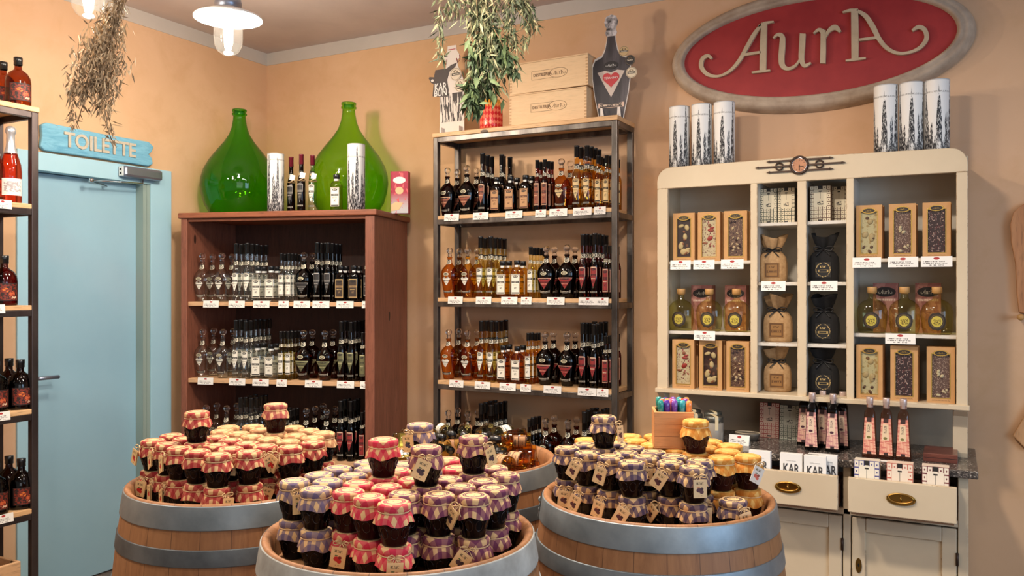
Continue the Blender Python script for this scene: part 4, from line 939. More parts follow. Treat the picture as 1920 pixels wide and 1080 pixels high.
# ------------------------------------------------------------------ jam jars
def gingham(name, rgb, cream=(216, 176, 124), lines=None):
    k = NT(name); q = k.xyz(k.coord('UV')); per = 1 / .0275
    a = k.math('LESS_THAN', k.math('FRACT', k.math('MULTIPLY', q[0], per)), .5); b = k.math('LESS_THAN', k.math('FRACT', k.math('MULTIPLY', q[1], per)), .5)
    s = k.math('MULTIPLY', k.math('ADD', a, b), .5)
    mid = tuple(int(x * .68 + y * .32) for x, y in zip(rgb, cream))
    c = k.mix(k.math('GREATER_THAN', s, .25), srgb(*cream), srgb(*mid)); c = k.mix(k.math('GREATER_THAN', s, .75), c, srgb(*rgb))
    k.base(c, .85); k.bump(k.noise(k.coord('UV'), 900, 2), .15, .001); return k.m
def lidprint(name, ring, cream=(218, 180, 128)):
    k = NT(name); q = k.xyz(k.coord('UV')); d = k.math('SQRT', k.math('ADD', k.math('MULTIPLY', q[0], q[0]), k.math('MULTIPLY', q[1], q[1])))
    c = srgb(*cream); rb = lambda a, b: k.math('MULTIPLY', k.math('GREATER_THAN', d, a), k.math('LESS_THAN', d, b))
    c = k.mix(rb(.0145, .0218), c, srgb(*ring)); c = k.mix(k.math('MULTIPLY', rb(.0172, .0192), k.math('GREATER_THAN', k.noise(k.coord('UV', (400, 400, 1)), 1, 2), .52)), c, srgb(*cream))
    c = k.mix(k.math('MULTIPLY', k.math('LESS_THAN', d, .013), k.math('GREATER_THAN', k.noise(k.coord('UV', (130, 130, 1)), 1, 3), .62)), c, srgb(*ring)); c = k.mix(rb(.0256, .0262), c, srgb(*ring))
    k.base(c, .6); return k.m
KINDS = {'red': ('red-checked', gingham('red_gingham', (150, 36, 38)), lidprint('red_lid_print', (150, 62, 48)), JAM),
         'tan': ('faded tan-checked', gingham('tan_gingham', (168, 112, 76)), lidprint('tan_lid_print', (160, 116, 76)), JAM),
         'rose': ('dusty rose-checked', gingham('rose_gingham', (150, 66, 66)), lidprint('rose_lid_print', (170, 90, 76)), JAMRED),
         'pink': ('bright pink-checked', gingham('pink_gingham', (196, 40, 66)), lidprint('pink_lid_print', (204, 70, 76)), JAMRED),
         'lilac': ('lilac-checked', gingham('lilac_gingham', (102, 86, 112)), lidprint('lilac_lid_print', (104, 86, 116)), JAM),
         'berry': ('berry-purple-checked', gingham('berry_gingham', (104, 44, 72)), lidprint('berry_lid_print', (104, 62, 70)), JAM),
         'plum': ('dark plum-checked', gingham('plum_gingham', (72, 54, 76)), lidprint('plum_lid_print', (60, 42, 48)), JAM),
         'orange': ('orange-checked', gingham('orange_gingham', (200, 122, 36), (226, 176, 96)), lidprint('orange_lid_print', (206, 148, 70), (226, 176, 94)), JAMORANGE)}
JP = [(0, .004), (.021, .002), (.0235, 0), (.0245, .003), (.0262, .014), (.0305, .030), (.0335, .043), (.0342, .050), (.0330, .056), (.0295, .061), (.0270, .063), (.0270, .072)]
GB = MB().lathe(JP, 26)
def ovals():
    mb = MB(); rf = rfun(JP[2:])
    for i in range(9):
        a0 = 2 * math.pi * i / 9; pts = []
        for k in range(12):
            b = 2 * math.pi * k / 12; z = .027 + .0115 * math.sin(b); r = rf(z) + .0002; a = a0 + .0075 * math.cos(b) / r; pts.append((r * math.cos(a), r * math.sin(a), z))
        mb.tube(pts, .0009, 4, True)
    return mb
OV = ovals()
def clothmesh(seed, m):
    rnd = random.Random(seed); ph = rnd.random() * 6.28; prof = [(0, .0805), (.012, .0806), (.024, .0806), (.0290, .0800), (.0315, .0782), (.0325, .0755), (.0325, .0700), (.0315, .0665), (.0297, .0645), (.0305, .0625), (.0332, .0585), (.0355, .0525), (.0372, .0450)]
    arc = [0]
    for a, b in zip(prof, prof[1:]): arc.append(arc[-1] + math.hypot(a[0] - b[0], a[1] - b[1]))
    am = [rnd.uniform(.6, 1.3) for _ in range(4)]; pk = rnd.uniform(0, 6.28); tw = rnd.uniform(.0, .9)
    def wob(j, r, z, a):
        k = max(0, (j - 9) / 3.0); sq = abs(math.cos(2 * (a + tw)))
        r2 = r + k * (.0016 * math.sin(9 * a + ph) * am[0] + .0011 * math.sin(14 * a + pk) + .0012 * sq * am[1])
        z2 = z - k * k * (.0060 * sq * sq * am[2]) + k * .0012 * math.sin(5 * a + ph)
        if 4 <= j <= 8: r2 += .0004 * math.sin(16 * a + ph)
        return r2, z2
    return MB().lathe(prof, 44, wob=wob, uvf=lambda j, r, z, a: (arc[j] * math.cos(a + tw + .785), arc[j] * math.sin(a + tw + .785))).mesh('cloth_cover', m)
CL = {k: [clothmesh(i * 7 + len(k), v[1]) for i in range(4)] for k, v in KINDS.items()}
GL = {k: GB.mesh('jar_glass', v[3]) for k, v in KINDS.items()}
OVM = {k: OV.mesh('embossed_ovals', plain('embossed_' + k, (32, 17, 17) if k != 'orange' else (64, 34, 26), .2)) for k in KINDS}
LID = {k: MB().lathe([(0, .0812), (.0262, .0811), (.0270, .0806)], 8 if 0 else 32, wob=lambda j, r, z, a: (r * (1 + .03 * math.cos(8 * a)), z), uvf=lambda j, r, z, a: (r * math.cos(a), r * math.sin(a))).mesh('lid_label', v[2]) for k, v in KINDS.items()}
for k_ in LID:        # the centre vertex of the printed disc carries uv 0,0
    me = LID[k_]; ul = me.uv_layers[0].data
    for lp in me.loops:
        if lp.vertex_index == 0: ul[lp.index].uv = (0, 0)
for k_ in CL:
    for me in CL[k_]:
        ul = me.uv_layers[0].data
        for lp in me.loops:
            if lp.vertex_index == 0: ul[lp.index].uv = (0, 0)
STR = MB().tube([(.0305 * math.cos(a), .0305 * math.sin(a), .0645 + .0004 * math.sin(3 * a)) for a in [2 * math.pi * i / 20 for i in range(20)]], .0017, 5, True).mesh('raffia_string', RAFFIA)
def loop(s, w_, h): return [(0, -.0325, .0645), (s * w_ * .4, -.039, .0645 + h), (s * w_, -.042, .0645 + h * .6), (s * w_ * .9, -.042, .0645 - h * .2), (s * w_ * .3, -.036, .064), (0, -.033, .0640)]
BOW = MB().tube(catmull(loop(1, .016, .006), 3), .0012, 4).tube(catmull(loop(-1, .014, .007), 3), .0012, 4).tube([(0, -.034, .0645), (.008, -.040, .054), (.014, -.041, .047)], .001, 4).tube([(0, -.034, .0645), (-.007, -.040, .055), (-.012, -.041, .049)], .001, 4).mesh('raffia_bow', RAFFIA)
def tagmat(name, base, fruit, leaf=(70, 90, 50)):
    return inked(name, base, [('script', .5, .8, .3, .07, (120, 100, 70), 16, 7), ('oval', .40, .42, .19, .12, fruit), ('oval', .60, .33, .16, .11, fruit), ('oval', .62, .50, .12, .08, tuple(int(c * .7) for c in fruit)), ('oval', .38, .58, .12, .03, leaf), ('script', .5, .12, .14, .02, (120, 100, 70), 30, 4)])
TK = (218, 182, 128)
TAG = {'red': tagmat('strawberry_tag', TK, (186, 34, 30)), 'tan': tagmat('strawberry_tag', TK, (186, 34, 30)), 'rose': tagmat('strawberry_tag', TK, (186, 34, 30)), 'pink': tagmat('raspberry_tag', TK, (180, 30, 34)),
       'lilac': tagmat('blueberry_tag', TK, (62, 50, 70)), 'berry': tagmat('blackberry_tag', TK, (66, 44, 48)), 'plum': tagmat('plum_tag', (222, 190, 142), (84, 44, 50), (190, 120, 80)), 'orange': tagmat('apricot_tag', (226, 212, 196), (206, 96, 70))}
def tagm(k):
    mb = MB().card(-.0155, .0155, 0, -.040, 0, t=.0005); mb.card(-.0155, .0155, .0012, -.0395, 0, M=Matrix.Rotation(.12, 4, 'Z')); mb.tube([(0, .0005, -.002), (.001, .003, .006)], .0006, 4); return mb.mesh('paper_tag', TAG[k])
TG = {k: tagm(k) for k in TAG}
JARS = []
def jar(kind, X, Y, Z, label, group, px=None):
    look, cm, lm, jm = KINDS[kind]; t = thing('jam_jar', label, 'jar', (X, Y, Z), random.uniform(0, 6.28), group); t.scale = (JS,) * 3
    g = obj('jar_glass', GL[kind], t); obj('embossed_ovals', OVM[kind], g); c = obj('cloth_cover', random.choice(CL[kind]), t); obj('lid_label', LID[kind], c); obj('raffia_string', STR, t)
    JARS.append((t, kind, X, Y, Z)); return t
TAGGED = set()
def addtag(px, py, tilt, bow=True, zmin=None):
    best = None
    for t, kind, X, Y, Z in JARS:
        z = depth(X, Y); x = CS * X + SN * Y; sx = 960 + F * x / z; sy = 540 + F * (CZ - Z - .036) / z
        d = math.hypot((sx - px) * 1.0, (sy - py) * 1.6) + (z - 1.4) * 75
        if t.name not in TAGGED and abs(sx - px) < 42 * 1.8 / z and (best is None or d < best[0]): best = (d, t, kind, X, Y, Z, sx, z)
    if not best: return
    _, t, kind, X, Y, Z, sx, z = best; TAGGED.add(t.name)
    off = max(-.97, min(.97, (px - sx) * z / F / .038))
    az = math.atan2(-Y, -X) + math.pi / 2 + math.asin(off)       # direction of local -Y turned towards the viewer
    o = obj('paper_tag', TG[kind], t); a = az - t.rotation_euler.z
    Rm = Matrix.Rotation(a, 4, 'Z') @ Matrix.Translation((0, -.0475, .060)) @ Matrix.Rotation(R(tilt), 4, 'Y') @ Matrix.Rotation(R(-4), 4, 'X')
    o.matrix_local = Rm
    if bow: b = obj('raffia_bow', BOW, t); b.matrix_local = Matrix.Rotation(a, 4, 'Z')
DECK = .8955; JH = .0790; JS = JH / .0817
def pile(center, name, lids, rlim=.231, ztop=DECK + 2 * JH):
    """lids: (column, row, kind) of the upper layer's lid centres; the jars stand in two layers."""
    pts = []
    for px, py, k in lids:
        p = onplane(px, py, ztop); pts.append([p.x, p.y, k])
    for _ in range(60):
        for i in range(len(pts)):
            for j in range(i):
                dx = pts[i][0] - pts[j][0]; dy = pts[i][1] - pts[j][1]; d = math.hypot(dx, dy) or 1e-6
                if d < .0685: q = (.0685 - d) / 2 / d; pts[i][0] += dx * q; pts[i][1] += dy * q; pts[j][0] -= dx * q; pts[j][1] -= dy * q
        for p in pts:
            dx = p[0] - center.x; dy = p[1] - center.y; d = math.hypot(dx, dy)
            if d > rlim: p[0] = center.x + dx * rlim / d; p[1] = center.y + dy * rlim / d
    # rows from the viewer, for the labels
    rows = sorted(pts, key=lambda p: depth(p[0], p[1])); n = len(rows); per = 6; lab_ = {}
    for r in range(0, n, per):
        row = sorted(rows[r:r + per], key=lambda p: (CS * p[0] + SN * p[1]) / depth(p[0], p[1]))
        for k, p in enumerate(row): lab_[id(p)] = (r // per, k)
    for p in pts:
        r, k = lab_[id(p)]; look = KINDS[p[2]][0]
        jar(p[2], p[0], p[1], DECK + JH, f'{look} jam jar, upper layer on {name}, {ORD[r]} row back, {ORD[k]} across', 'upper jars on ' + name)
        kk = {'tan': 'red', 'rose': 'red'}.get(p[2], p[2])
        jar(kk, p[0] + random.uniform(-.001, .001), p[1] + random.uniform(-.001, .001), DECK, f'{KINDS[kk][0]} jam jar, lower layer on {name}, {ORD[r]} row back, {ORD[k]} across', 'lower jars on ' + name)
    return pts
def raised(px, py, kind, label, pts):
    p = onplane(px, py, DECK + 2 * JH); q = min(pts, key=lambda a: (a[0] - p.x) ** 2 + (a[1] - p.y) ** 2)
    jar(kind, q[0], q[1], DECK + 2 * JH, label, 'jars raised on the piles')
L1 = [(408, 850, 'red'), (467, 845, 'red'), (370, 843.7, 'red'), (338.5, 837, 'red'), (314.8, 830.4, 'red'), (287.4, 823.7, 'red'), (322, 814, 'red'), (346, 820.7, 'red'), (371, 829, 'red'), (402, 832.6, 'red'), (430, 838.5, 'red'),
      (497, 834, 'red'), (543, 836, 'red'), (586, 827.4, 'red'), (432, 823, 'red'), (408, 817, 'red'), (464, 829, 'red'), (503, 820, 'tan'), (537, 824.4, 'tan'), (583, 817.8, 'tan'), (606.7, 809.6, 'tan'), (549, 813.3, 'tan'),
      (578.5, 804.4, 'tan'), (550, 799, 'tan'), (518, 811, 'tan'), (474.8, 814, 'tan'), (446.7, 810.4, 'tan'), (427, 803.7, 'tan'), (430, 794.8, 'tan'), (464, 797, 'tan'), (490, 803.7, 'tan')]
P1 = pile(BLv, 'barrel by blue door', L1)
raised(372, 829, 'red', 'red-checked jam jar raised alone above the pile beside the blue door', P1)
raised(516, 811, 'rose', 'dusty rose-checked jam jar raised on the pile before the pine cabinet', P1)
L2 = [(557, 899.4, 'lilac'), (598.6, 914.7, 'lilac'), (598.6, 887, 'lilac'), (620.8, 899.4, 'lilac'), (651.4, 875.8, 'lilac'), (666.7, 887, 'lilac'), (688.9, 866, 'lilac'), (694, 878, 'lilac'),
      (659.7, 917.5, 'pink'), (677.8, 900.8, 'pink'), (694.4, 925.8, 'pink'), (738.9, 939.7, 'pink'), (725, 909, 'pink'), (724, 893, 'pink'), (761, 880, 'pink'), (764, 897, 'pink'), (844.4, 857.8, 'pink'), (843, 875.8, 'pink'), (903, 863, 'pink'),
      (757, 923, 'berry'), (816.7, 924.4, 'berry'), (886, 927, 'berry'), (801, 908, 'berry'), (858, 909, 'berry'), (846, 894, 'berry'), (900, 896.7, 'berry'), (925, 873, 'berry'), (941.7, 887, 'berry'), (925, 913, 'berry'), (879, 884, 'berry'), (761, 866, 'lilac'), (800, 878, 'lilac'), (786, 857, 'lilac')]
P2 = pile(BFv, 'foremost barrel', L2)
raised(724, 892, 'pink', 'bright pink-checked jam jar raised on the foremost barrel', P2)
raised(805, 909, 'berry', 'berry-purple-checked tagged jam jar raised in the middle of the foremost barrel', P2)
raised(879, 884, 'berry', 'berry-purple-checked jam jar raised on the side towards the lying bottles', P2)
raised(784, 857, 'lilac', 'lilac-checked tagged jam jar raised at the back of the foremost barrel', P2)
L3 = [(1065.2, 837, 'plum'), (1101.5, 846.7, 'plum'), (1099.3, 828, 'plum'), (1146, 853.3, 'plum'), (1184.4, 864.4, 'plum'), (1132.6, 838.5, 'plum'), (1175.6, 845.2, 'plum'), (1160.7, 827.4, 'plum'), (1190.4, 835.6, 'plum'), (1227.4, 844.4, 'plum'),
      (1212.6, 854, 'plum'), (1270, 852.6, 'plum'), (1258, 863.7, 'plum'), (1313, 861.5, 'plum'), (1299.6, 873.3, 'plum'), (1174, 811, 'orange'), (1186, 820, 'orange'), (1199, 809, 'orange'), (1211, 829, 'orange'), (1106, 817, 'orange'),
      (1348.5, 854, 'orange'), (1357.4, 842, 'orange'), (1360.4, 831, 'orange'), (1330.7, 826, 'orange'), (1325, 836, 'orange'), (1400.4, 852.6, 'orange'), (1301, 849, 'orange'), (1259.6, 840.7, 'orange'), (1240, 822, 'orange'), (1280, 826, 'orange'), (1300, 815, 'orange'), (1135, 817, 'orange')]
P3 = pile(BRv, 'barrel before hutch', L3, .233)
raised(1133, 839, 'plum', 'dark plum-checked tagged jam jar raised on the barrel before the hutch', P3)
raised(1300, 848, 'orange', 'orange-checked jam jar raised beside the small wooden bin', P3)
p = onplane(1374.4, 935, DECK + JH); jar('plum', p.x, p.y - .0, DECK, 'dark plum-checked tagged jam jar alone in the lower layer under the orange ones', 'lower jars on barrel before hutch')
for a in [(262, 850, 12), (287, 862, -28), (308, 865, -24), (433, 868, 8), (500, 862, -26), (521, 871, 24), (270, 915, 8), (287, 918, -14), (305, 925, -24), (424, 940, 6), (503, 927, 24),
          (560, 950, 0), (858, 967, 30), (798, 880, 24), (768, 832, -10), (912, 850, -14), (741, 1062, 4), (877, 1038, 34), (640, 1030, 8),
          (1084, 880, 26), (1131, 890, 14), (1212, 893, 2), (1246, 902, 32), (1310, 908, 0), (1157, 808, 2), (1374, 882, 3), (1420, 885, 28), (1060, 932, 6), (1085, 940, 24), (1128, 948, 14), (1174, 965, 30), (1233, 965, 38), (1321, 968, 3), (1392, 970, -10)]:
    addtag(*a)
# paper and price sheet under the jars
mb = MB().box(-.05, .05, -.04, .04, 0, .0012)
p = onplane(1000, 1071, DECK)

# small wooden bin with bright wrapped sweets, standing on the orange jars
q = onplane(1256, 838, DECK + 2 * JH); 
ZB = DECK + 2 * JH + .001
t = thing('wooden_bin', 'small square bamboo bin of colourful pens standing among the orange jars', 'bin', (q.x, q.y + .02, ZB), YAW - R(6))
BAM = wood('bamboo', (204, 138, 84), (220, 156, 100), 'x', knots=False, streak=.25)
mb = MB(); b_ = .048
for (x0, x1, y0, y1) in ((-b_, b_, -b_, -b_ + .007), (-b_, b_, b_ - .007, b_), (-b_, -b_ + .007, -b_ + .007, b_ - .007), (b_ - .007, b_, -b_ + .007, b_ - .007)): mb.box(x0, x1, y0, y1, .004, .09)
mb.box(-b_, b_, -b_, b_, 0, .004); part('bin_box', mb, BAM, t, .0012)
part('plank_seam', MB().box(-b_, b_, -b_ - .0003, -b_, .0295, .0303).box(-b_, b_, -b_ - .0003, -b_, .0595, .0603), plain('seam_brown', (150, 92, 54), .7), t)  # thin darker brown lines along the bin's plank joints
CC = [(30, 140, 130), (196, 70, 120), (86, 44, 150), (226, 96, 60), (120, 70, 160), (232, 120, 130), (40, 150, 160), (150, 130, 180), (232, 140, 70)]
bm = [MB().lathe([(0, 0), (.0042, .0), (.0045, .08), (.0075, .084), (.008, .104), (.006, .112), (0, .1135)], 8).mesh('glitter_pen', plain('bright_plastic_%d' % i, c, .2, 0, .6)) for i, c in enumerate(CC)]
CN = ['teal', 'pink', 'violet', 'orange', 'purple', 'salmon', 'turquoise', 'lavender', 'amber']
n_ = 0
for iy in range(4):
    for ix in range(5):
        ci = (ix * 2 + iy * 3) % 9; lx = -.030 + ix * .0155 + (iy % 2) * .004; ly = -.030 + iy * .0195
        a = t.rotation_euler.z; wx_ = t.location.x + lx * math.cos(a) - ly * math.sin(a); wy_ = t.location.y + lx * math.sin(a) + ly * math.cos(a)
        o = thing('glitter_pen', f'{CN[ci]} plastic pen in the bamboo bin, {ORD[iy]} row from front, {ORD[ix]} across', 'pen', (wx_, wy_, ZB + .0045), 0, 'bright pens in the bamboo bin', bm[ci]); o.rotation_euler = (R(random.uniform(-4, 4)), R(random.uniform(-4, 4)), 0)

# miniature bottles lying in the back barrel
MP = [(0, .001), (.019, 0), (.0215, .003), (.0215, .062), (.018, .074), (.009, .083), (.0085, .1)]
mini = {}
for nm_, g in (('golden', G_PALE), ('pale', G_HONEY), ('amber', G_GOLD)):
    mini[nm_] = [('bottle_body', MB().lathe(MP, 18).mesh('bottle_body', g), []), ('cap', MB().lathe([(.0095, .088), (.012, .089), (.012, .122), (0, .123)], 14).mesh('cap', BLACKCAP), []),
                 ('label', MB().wrap(lambda z: .0215, .05, lambda t: .052, lambda t: .014, 10, 1).mesh('label', L_TAN if nm_ != 'pale' else L_WHITE), [])]
lay = 0; cnt = {}
for lay, (n_, r_) in enumerate(((22, .232), (20, .222), (16, .205))):
    for i in range(n_):
        a = 2 * math.pi * (i + .5 * (lay % 2)) / n_ + .1; dv = -(math.cos(a) * BKv.x + math.sin(a) * BKv.y) / BKv.length
        if (lay == 2 and dv > .1) or (lay == 1 and dv > .86): continue
        x = BKv.x + r_ * math.cos(a); y = BKv.y + r_ * math.sin(a); Z = DECK + .0225 + lay * .040
        key = 'amber' if math.cos(a - .2) > .75 else ('golden' if i % 3 else 'pale')
        cnt[key, lay] = cnt.get((key, lay), -1) + 1
        t = place('miniature_bottle', mini[key], f'{key} miniature bottle lying cap inwards in the rear barrel, {"bottom middle top".split()[lay]} layer, {ORD[cnt[key, lay]]} around', 'bottle', (x, y, Z), 0, f'{key} miniatures in the rear barrel, {"bottom middle top".split()[lay]} layer')
        t.rotation_euler = (Vector((-math.cos(a), -math.sin(a), random.uniform(-.12, .02))).to_track_quat('Z', 'Y') @ Matrix.Rotation(random.uniform(0, 6), 4, 'Z').to_quaternion()).to_euler()

# ------------------------------------------------------------------ white hutch
HY = 3.56; HX0, HX1 = wx(1232, HY), wx(1815, HY); HZ0, HZ1 = .992, 1.978
HB = BY - .008
hut = thing('kitchen_hutch', 'cream painted wooden hutch with open shelves, granite top and drawers', 'hutch', (0, 0, 0))
def P(name, mb, m=CREAM, bev=.003, par=hut): return part(name, mb, m, par, bev)
# upper frame: fascia with rounded corners
Wf = HX1 - HX0; rc = .06
poly = [(HX0, 1.885), (HX1, 1.885), (HX1, HZ1 - rc)] + [(HX1 - rc + rc * math.cos(a), HZ1 - rc + rc * math.sin(a)) for a in [R(x) for x in (15, 30, 45, 60, 75, 90)]] + [((HX0 + HX1) / 2, HZ1 + .006)] + [(HX0 + rc + rc * math.cos(a), HZ1 - rc + rc * math.sin(a)) for a in [R(x) for x in (90, 105, 120, 135, 150, 165)]] + [(HX0, HZ1 - rc)]
P('fascia', MB().prism(poly, HY, HY + .022))
xl0, xl1 = wx(1252, HY), wx(1407, HY); xm0, xm1 = wx(1420, HY), wx(1495, HY); xn0, xn1 = wx(1512, HY), wx(1587, HY); xr0, xr1 = wx(1601, HY), wx(1793, HY)
ZB0 = 1.012
for a, b in ((HX0, xl0), (xl1, xm0), (xm1, xn0), (xn1, xr0), (xr1, HX1)): P('stile', MB().box(a, b, HY, HY + .022, HZ0 + .01, 1.885))
P('side_panel', MB().box(HX0, HX0 + .018, HY + .022, HB, HZ0, HZ1 - .03)); P('side_panel', MB().box(HX1 - .018, HX1, HY + .022, HB, HZ0, HZ1 - .03))
for a in ((xl1 + xm0) / 2, (xm1 + xn0) / 2, (xn1 + xr0) / 2): P('divider', MB().box(a - .008, a + .008, HY + .022, HB - .012, ZB0, 1.90), INNERWHITE)
P('top_board', MB().box(HX0 + .018, HX1 - .018, HY + .022, HB, HZ1 - .05, HZ1 - .03)); P('back_panel', MB().box(HX0 + .018, HX1 - .018, HB - .012, HB, ZB0, HZ1 - .05), CREAMPLANK, 0)
P('bottom_board', MB().box(HX0 - .006, HX1 + .006, HY - .012, HB, HZ0, ZB0))
ZL = {'l': (1.566, 1.262), 'r': (1.566, 1.270)}
for z in ZL['l']: P('shelf_board', MB().box(xl0 - .02, (xl1 + xm0) / 2 - .008, HY + .004 + .02, HB - .012, z - .014, z), INNERWHITE, .002)
for z in ZL['r']: P('shelf_board', MB().box((xn1 + xr0) / 2 + .008, xr1 + .003, HY + .024, HB - .012, z - .014, z), INNERWHITE, .002)
ZC = (1.722, 1.474, 1.222)
for z in ZC:
    P('shelf_board', MB().box((xl1 + xm0) / 2 + .008, (xm1 + xn0) / 2 - .008, HY + .024, HB - .012, z - .014, z), INNERWHITE, .002); P('shelf_board', MB().box((xm1 + xn0) / 2 + .008, (xn1 + xr0) / 2 - .008, HY + .024, HB - .012, z - .014, z), INNERWHITE, .002)
# brackets
CZt = .80
br = [(0, .0), (.018, -.005), (.03, .02), (.036, .07), (.045, .12), (.075, .165), (.12, .188), (.12, .192), (-.0, .192)]
for xx, w_ in ((HX1 - .05, .05), (HX0, .03)):
    poly3 = [(HY + .0 + .09 - a * .75, CZt + .0 + max(b, 0)) for a, b in br]
    v = [(xx, y, z) for y, z in poly3] + [(xx + w_, y, z) for y, z in poly3]; n = len(poly3)
    v += []
    P('bracket', MB().add(v, [tuple(range(n)), tuple(range(n, 2 * n))[::-1]] + [(i, i + n, (i + 1) % n + n, (i + 1) % n) for i in range(n)]))
P('splash_back', MB().box(HX0 + .01, HX1 - .01, HB - .012, HB, CZt, HZ0), SPLASH, 0)
# base
BYF = 3.42; CTF = 3.385
P('worktop', MB().box(HX0 - .01, HX1 + .03, CTF, HB, CZt - .028, CZt), GRANITE, .004)
zb = CZt - .028
def bx2(px, y=BYF): return wx(px, y)
XR1 = HX1; cw = (bx2(1792) - bx2(1600)); post = .028
P('side_panel', MB().box(HX1 - .034, HX1, BYF, HB, 0, zb)); P('side_panel', MB().box(HX0, HX0 + .034, BYF, HB, 0, zb))
cx1 = HX1 - .034; xs_ = []
wi = (HX1 - HX0 - .068 - 2 * post) / 3
for i in range(3): a = HX0 + .034 + i * (wi + post); xs_.append((a, a + wi))
for i in (0, 1): P('post', MB().box(xs_[i][1], xs_[i][1] + post, BYF, BYF + .03, .06, zb))
P('front_rail', MB().box(HX0 + .034, HX1 - .034, BYF, BYF + .02, .585, .61)); P('plinth', MB().box(HX0 + .034, HX1 - .034, BYF + .02, BYF + .04, 0, .08)); P('back_panel', MB().box(HX0 + .034, HX1 - .034, HB - .012, HB, .02, zb), CREAMPLANK, 0)
P('cabinet_floor', MB().box(HX0 + .034, HX1 - .034, BYF + .04, HB - .012, .07, .085), CREAMPLANK, 0)
for i, (a, b) in enumerate(xs_):
    pull = (0, .13, .13)[i]; yf = BYF - .004 - pull
    dr_ = P('drawer', MB().box(a + .003, b - .003, yf, yf + .018, .630, .757), CREAM, .003)
    P('drawer_box', MB().box(a + .012, a + .024, yf + .018, yf + .36, .62, .70).box(b - .024, b - .012, yf + .018, yf + .36, .62, .70).box(a + .024, b - .024, yf + .018, yf + .36, .62, .628).box(a + .024, b - .024, yf + .35, yf + .36, .628, .70), wood('drawer_sides', (150, 110, 80), (170, 128, 94), 'y', knots=False), 0, dr_)
    cxm = (a + b) / 2; zc = .697; hd = MB().prism(ellipse(cxm, zc, .047, .021, 32), yf - .003, yf)
    E = [(cxm + .040 * math.cos(q), yf - .009, zc + .004 + .016 * math.sin(q)) for q in [2 * math.pi * k / 24 for k in range(24)]]
    hd.tube(E, .0028, 6, True); hd.tube([(cxm, yf - .004, zc + .012), (cxm, yf - .011, zc + .002), (cxm, yf - .006, zc - .008)], .0035, 6); hd.tube([(cxm + .047 * math.cos(q), yf - .003, zc + .021 * math.sin(q)) for q in [2 * math.pi * k / 28 for k in range(28)]], .0016, 5, True)
    P('drawer_handle', hd, BRASS, 0, dr_)
    dm_ = MB(); y0 = BYF - .004; z0, z1 = .085, .58; s_ = .052
    dm_.box(a + .004, a + s_, y0, y0 + .02, z0, z1).box(b - s_, b - .004, y0, y0 + .02, z0, z1).box(a + s_, b - s_, y0, y0 + .02, z1 - s_, z1).box(a + s_, b - s_, y0, y0 + .02, z0, z0 + s_)
    dd = P('cabinet_door', dm_, CREAM, .003); P('door_panel', MB().box(a + s_, b - s_, y0 + .010, y0 + .016, z0 + s_, z1 - s_), CREAM, 0, dd)
    P('keyhole_plate', MB().prism(ellipse(a + .028, .40, .011, .028, 20), y0 - .003, y0).prism(ellipse(a + .028, .402, .003, .007, 10), y0 - .0045, y0 - .003, mi=1), [BRASS, BLACKPLASTIC], 0, dd)
    P('hinge', MB().lathe([(0, 0), (.005, 0), (.005, .045), (0, .045)], 10, M=Matrix.Translation((b - .002, y0 - .002, .45))), IRON, 0, dd)
# art deco clock ornament
t = thing('wall_clock', 'dark metal ornament with round copper clock fixed to the hutch fascia', 'clock', (wx(1499, HY), HY, wz(310, wx(1499, HY), HY)))
OR = MB(); h_ = .0055
def ring_(mb, cx, cz, r, th, y=-.006): return mb.tube([(cx + r * math.cos(q), y, cz + r * math.sin(q)) for q in [2 * math.pi * k / 32 for k in range(32)]], th, 6, True)
for zc, L in ((.022, .130), (0, .176), (-.022, .130)):
    for s_ in (-1, 1):
        x0 = .028 if zc else .034; OR.box(min(s_ * x0, s_ * (L - .012)), max(s_ * x0, s_ * (L - .012)), -.009, -.002, zc - .0028, zc + .0028)
        e = [(s_ * (L - .014), zc - .005), (s_ * L, zc), (s_ * (L - .014), zc + .005)]; OR.prism(e if s_ > 0 else e[::-1], -.009, -.002)
for s_ in (-1, 1): ring_(OR, s_ * .078, 0, .0145, .0035)
ring_(OR, 0, 0, .034, .005); part('ornament', OR, IRON, t)
part('clock_face', MB().prism(ellipse(0, 0, .031, .031, 36), -.005, -.0005), mottled('copper_dial', (176, 116, 80), (196, 138, 98), 60, .5), t)
bz = MB(); ring_(bz, 0, 0, .029, .002, -.006); part('chrome_bezel', bz, CHROME, t)
part('clock_hand', MB().box(-.0012, .0012, -.0075, -.006, -.02, .003).box(-.002, .017, -.0075, -.006, -.006, -.004), IRON, t)
mk = MB()
for k in range(12): a = k * math.pi / 6; mk.box(.021 * math.sin(a) - .0012, .021 * math.sin(a) + .0012, -.0062, -.0052, .021 * math.cos(a) - .0012, .021 * math.cos(a) + .0012)
part('hour_mark', mk, IRON, t)

# tubes on the hutch
for k, px in enumerate((1274, 1316, 1358)):
    X = wx(px, 3.70); tubebox(X, 3.70, HZ1 - .03, .0455, .318, f'white sketched gift tube over the hutch\'s door-side end, {ORD[k]} of its three', 'gift tubes on the hutch', 2.2 + k * .1)
for k, px in enumerate((1661, 1709, 1757)):
    X = wx(px, 3.70); tubebox(X, 3.70, HZ1 - .03, .0455, .318, f'white sketched gift tube below the red sign, {ORD[k]} of its three', 'gift tubes on the hutch', 2.3 + k * .12)

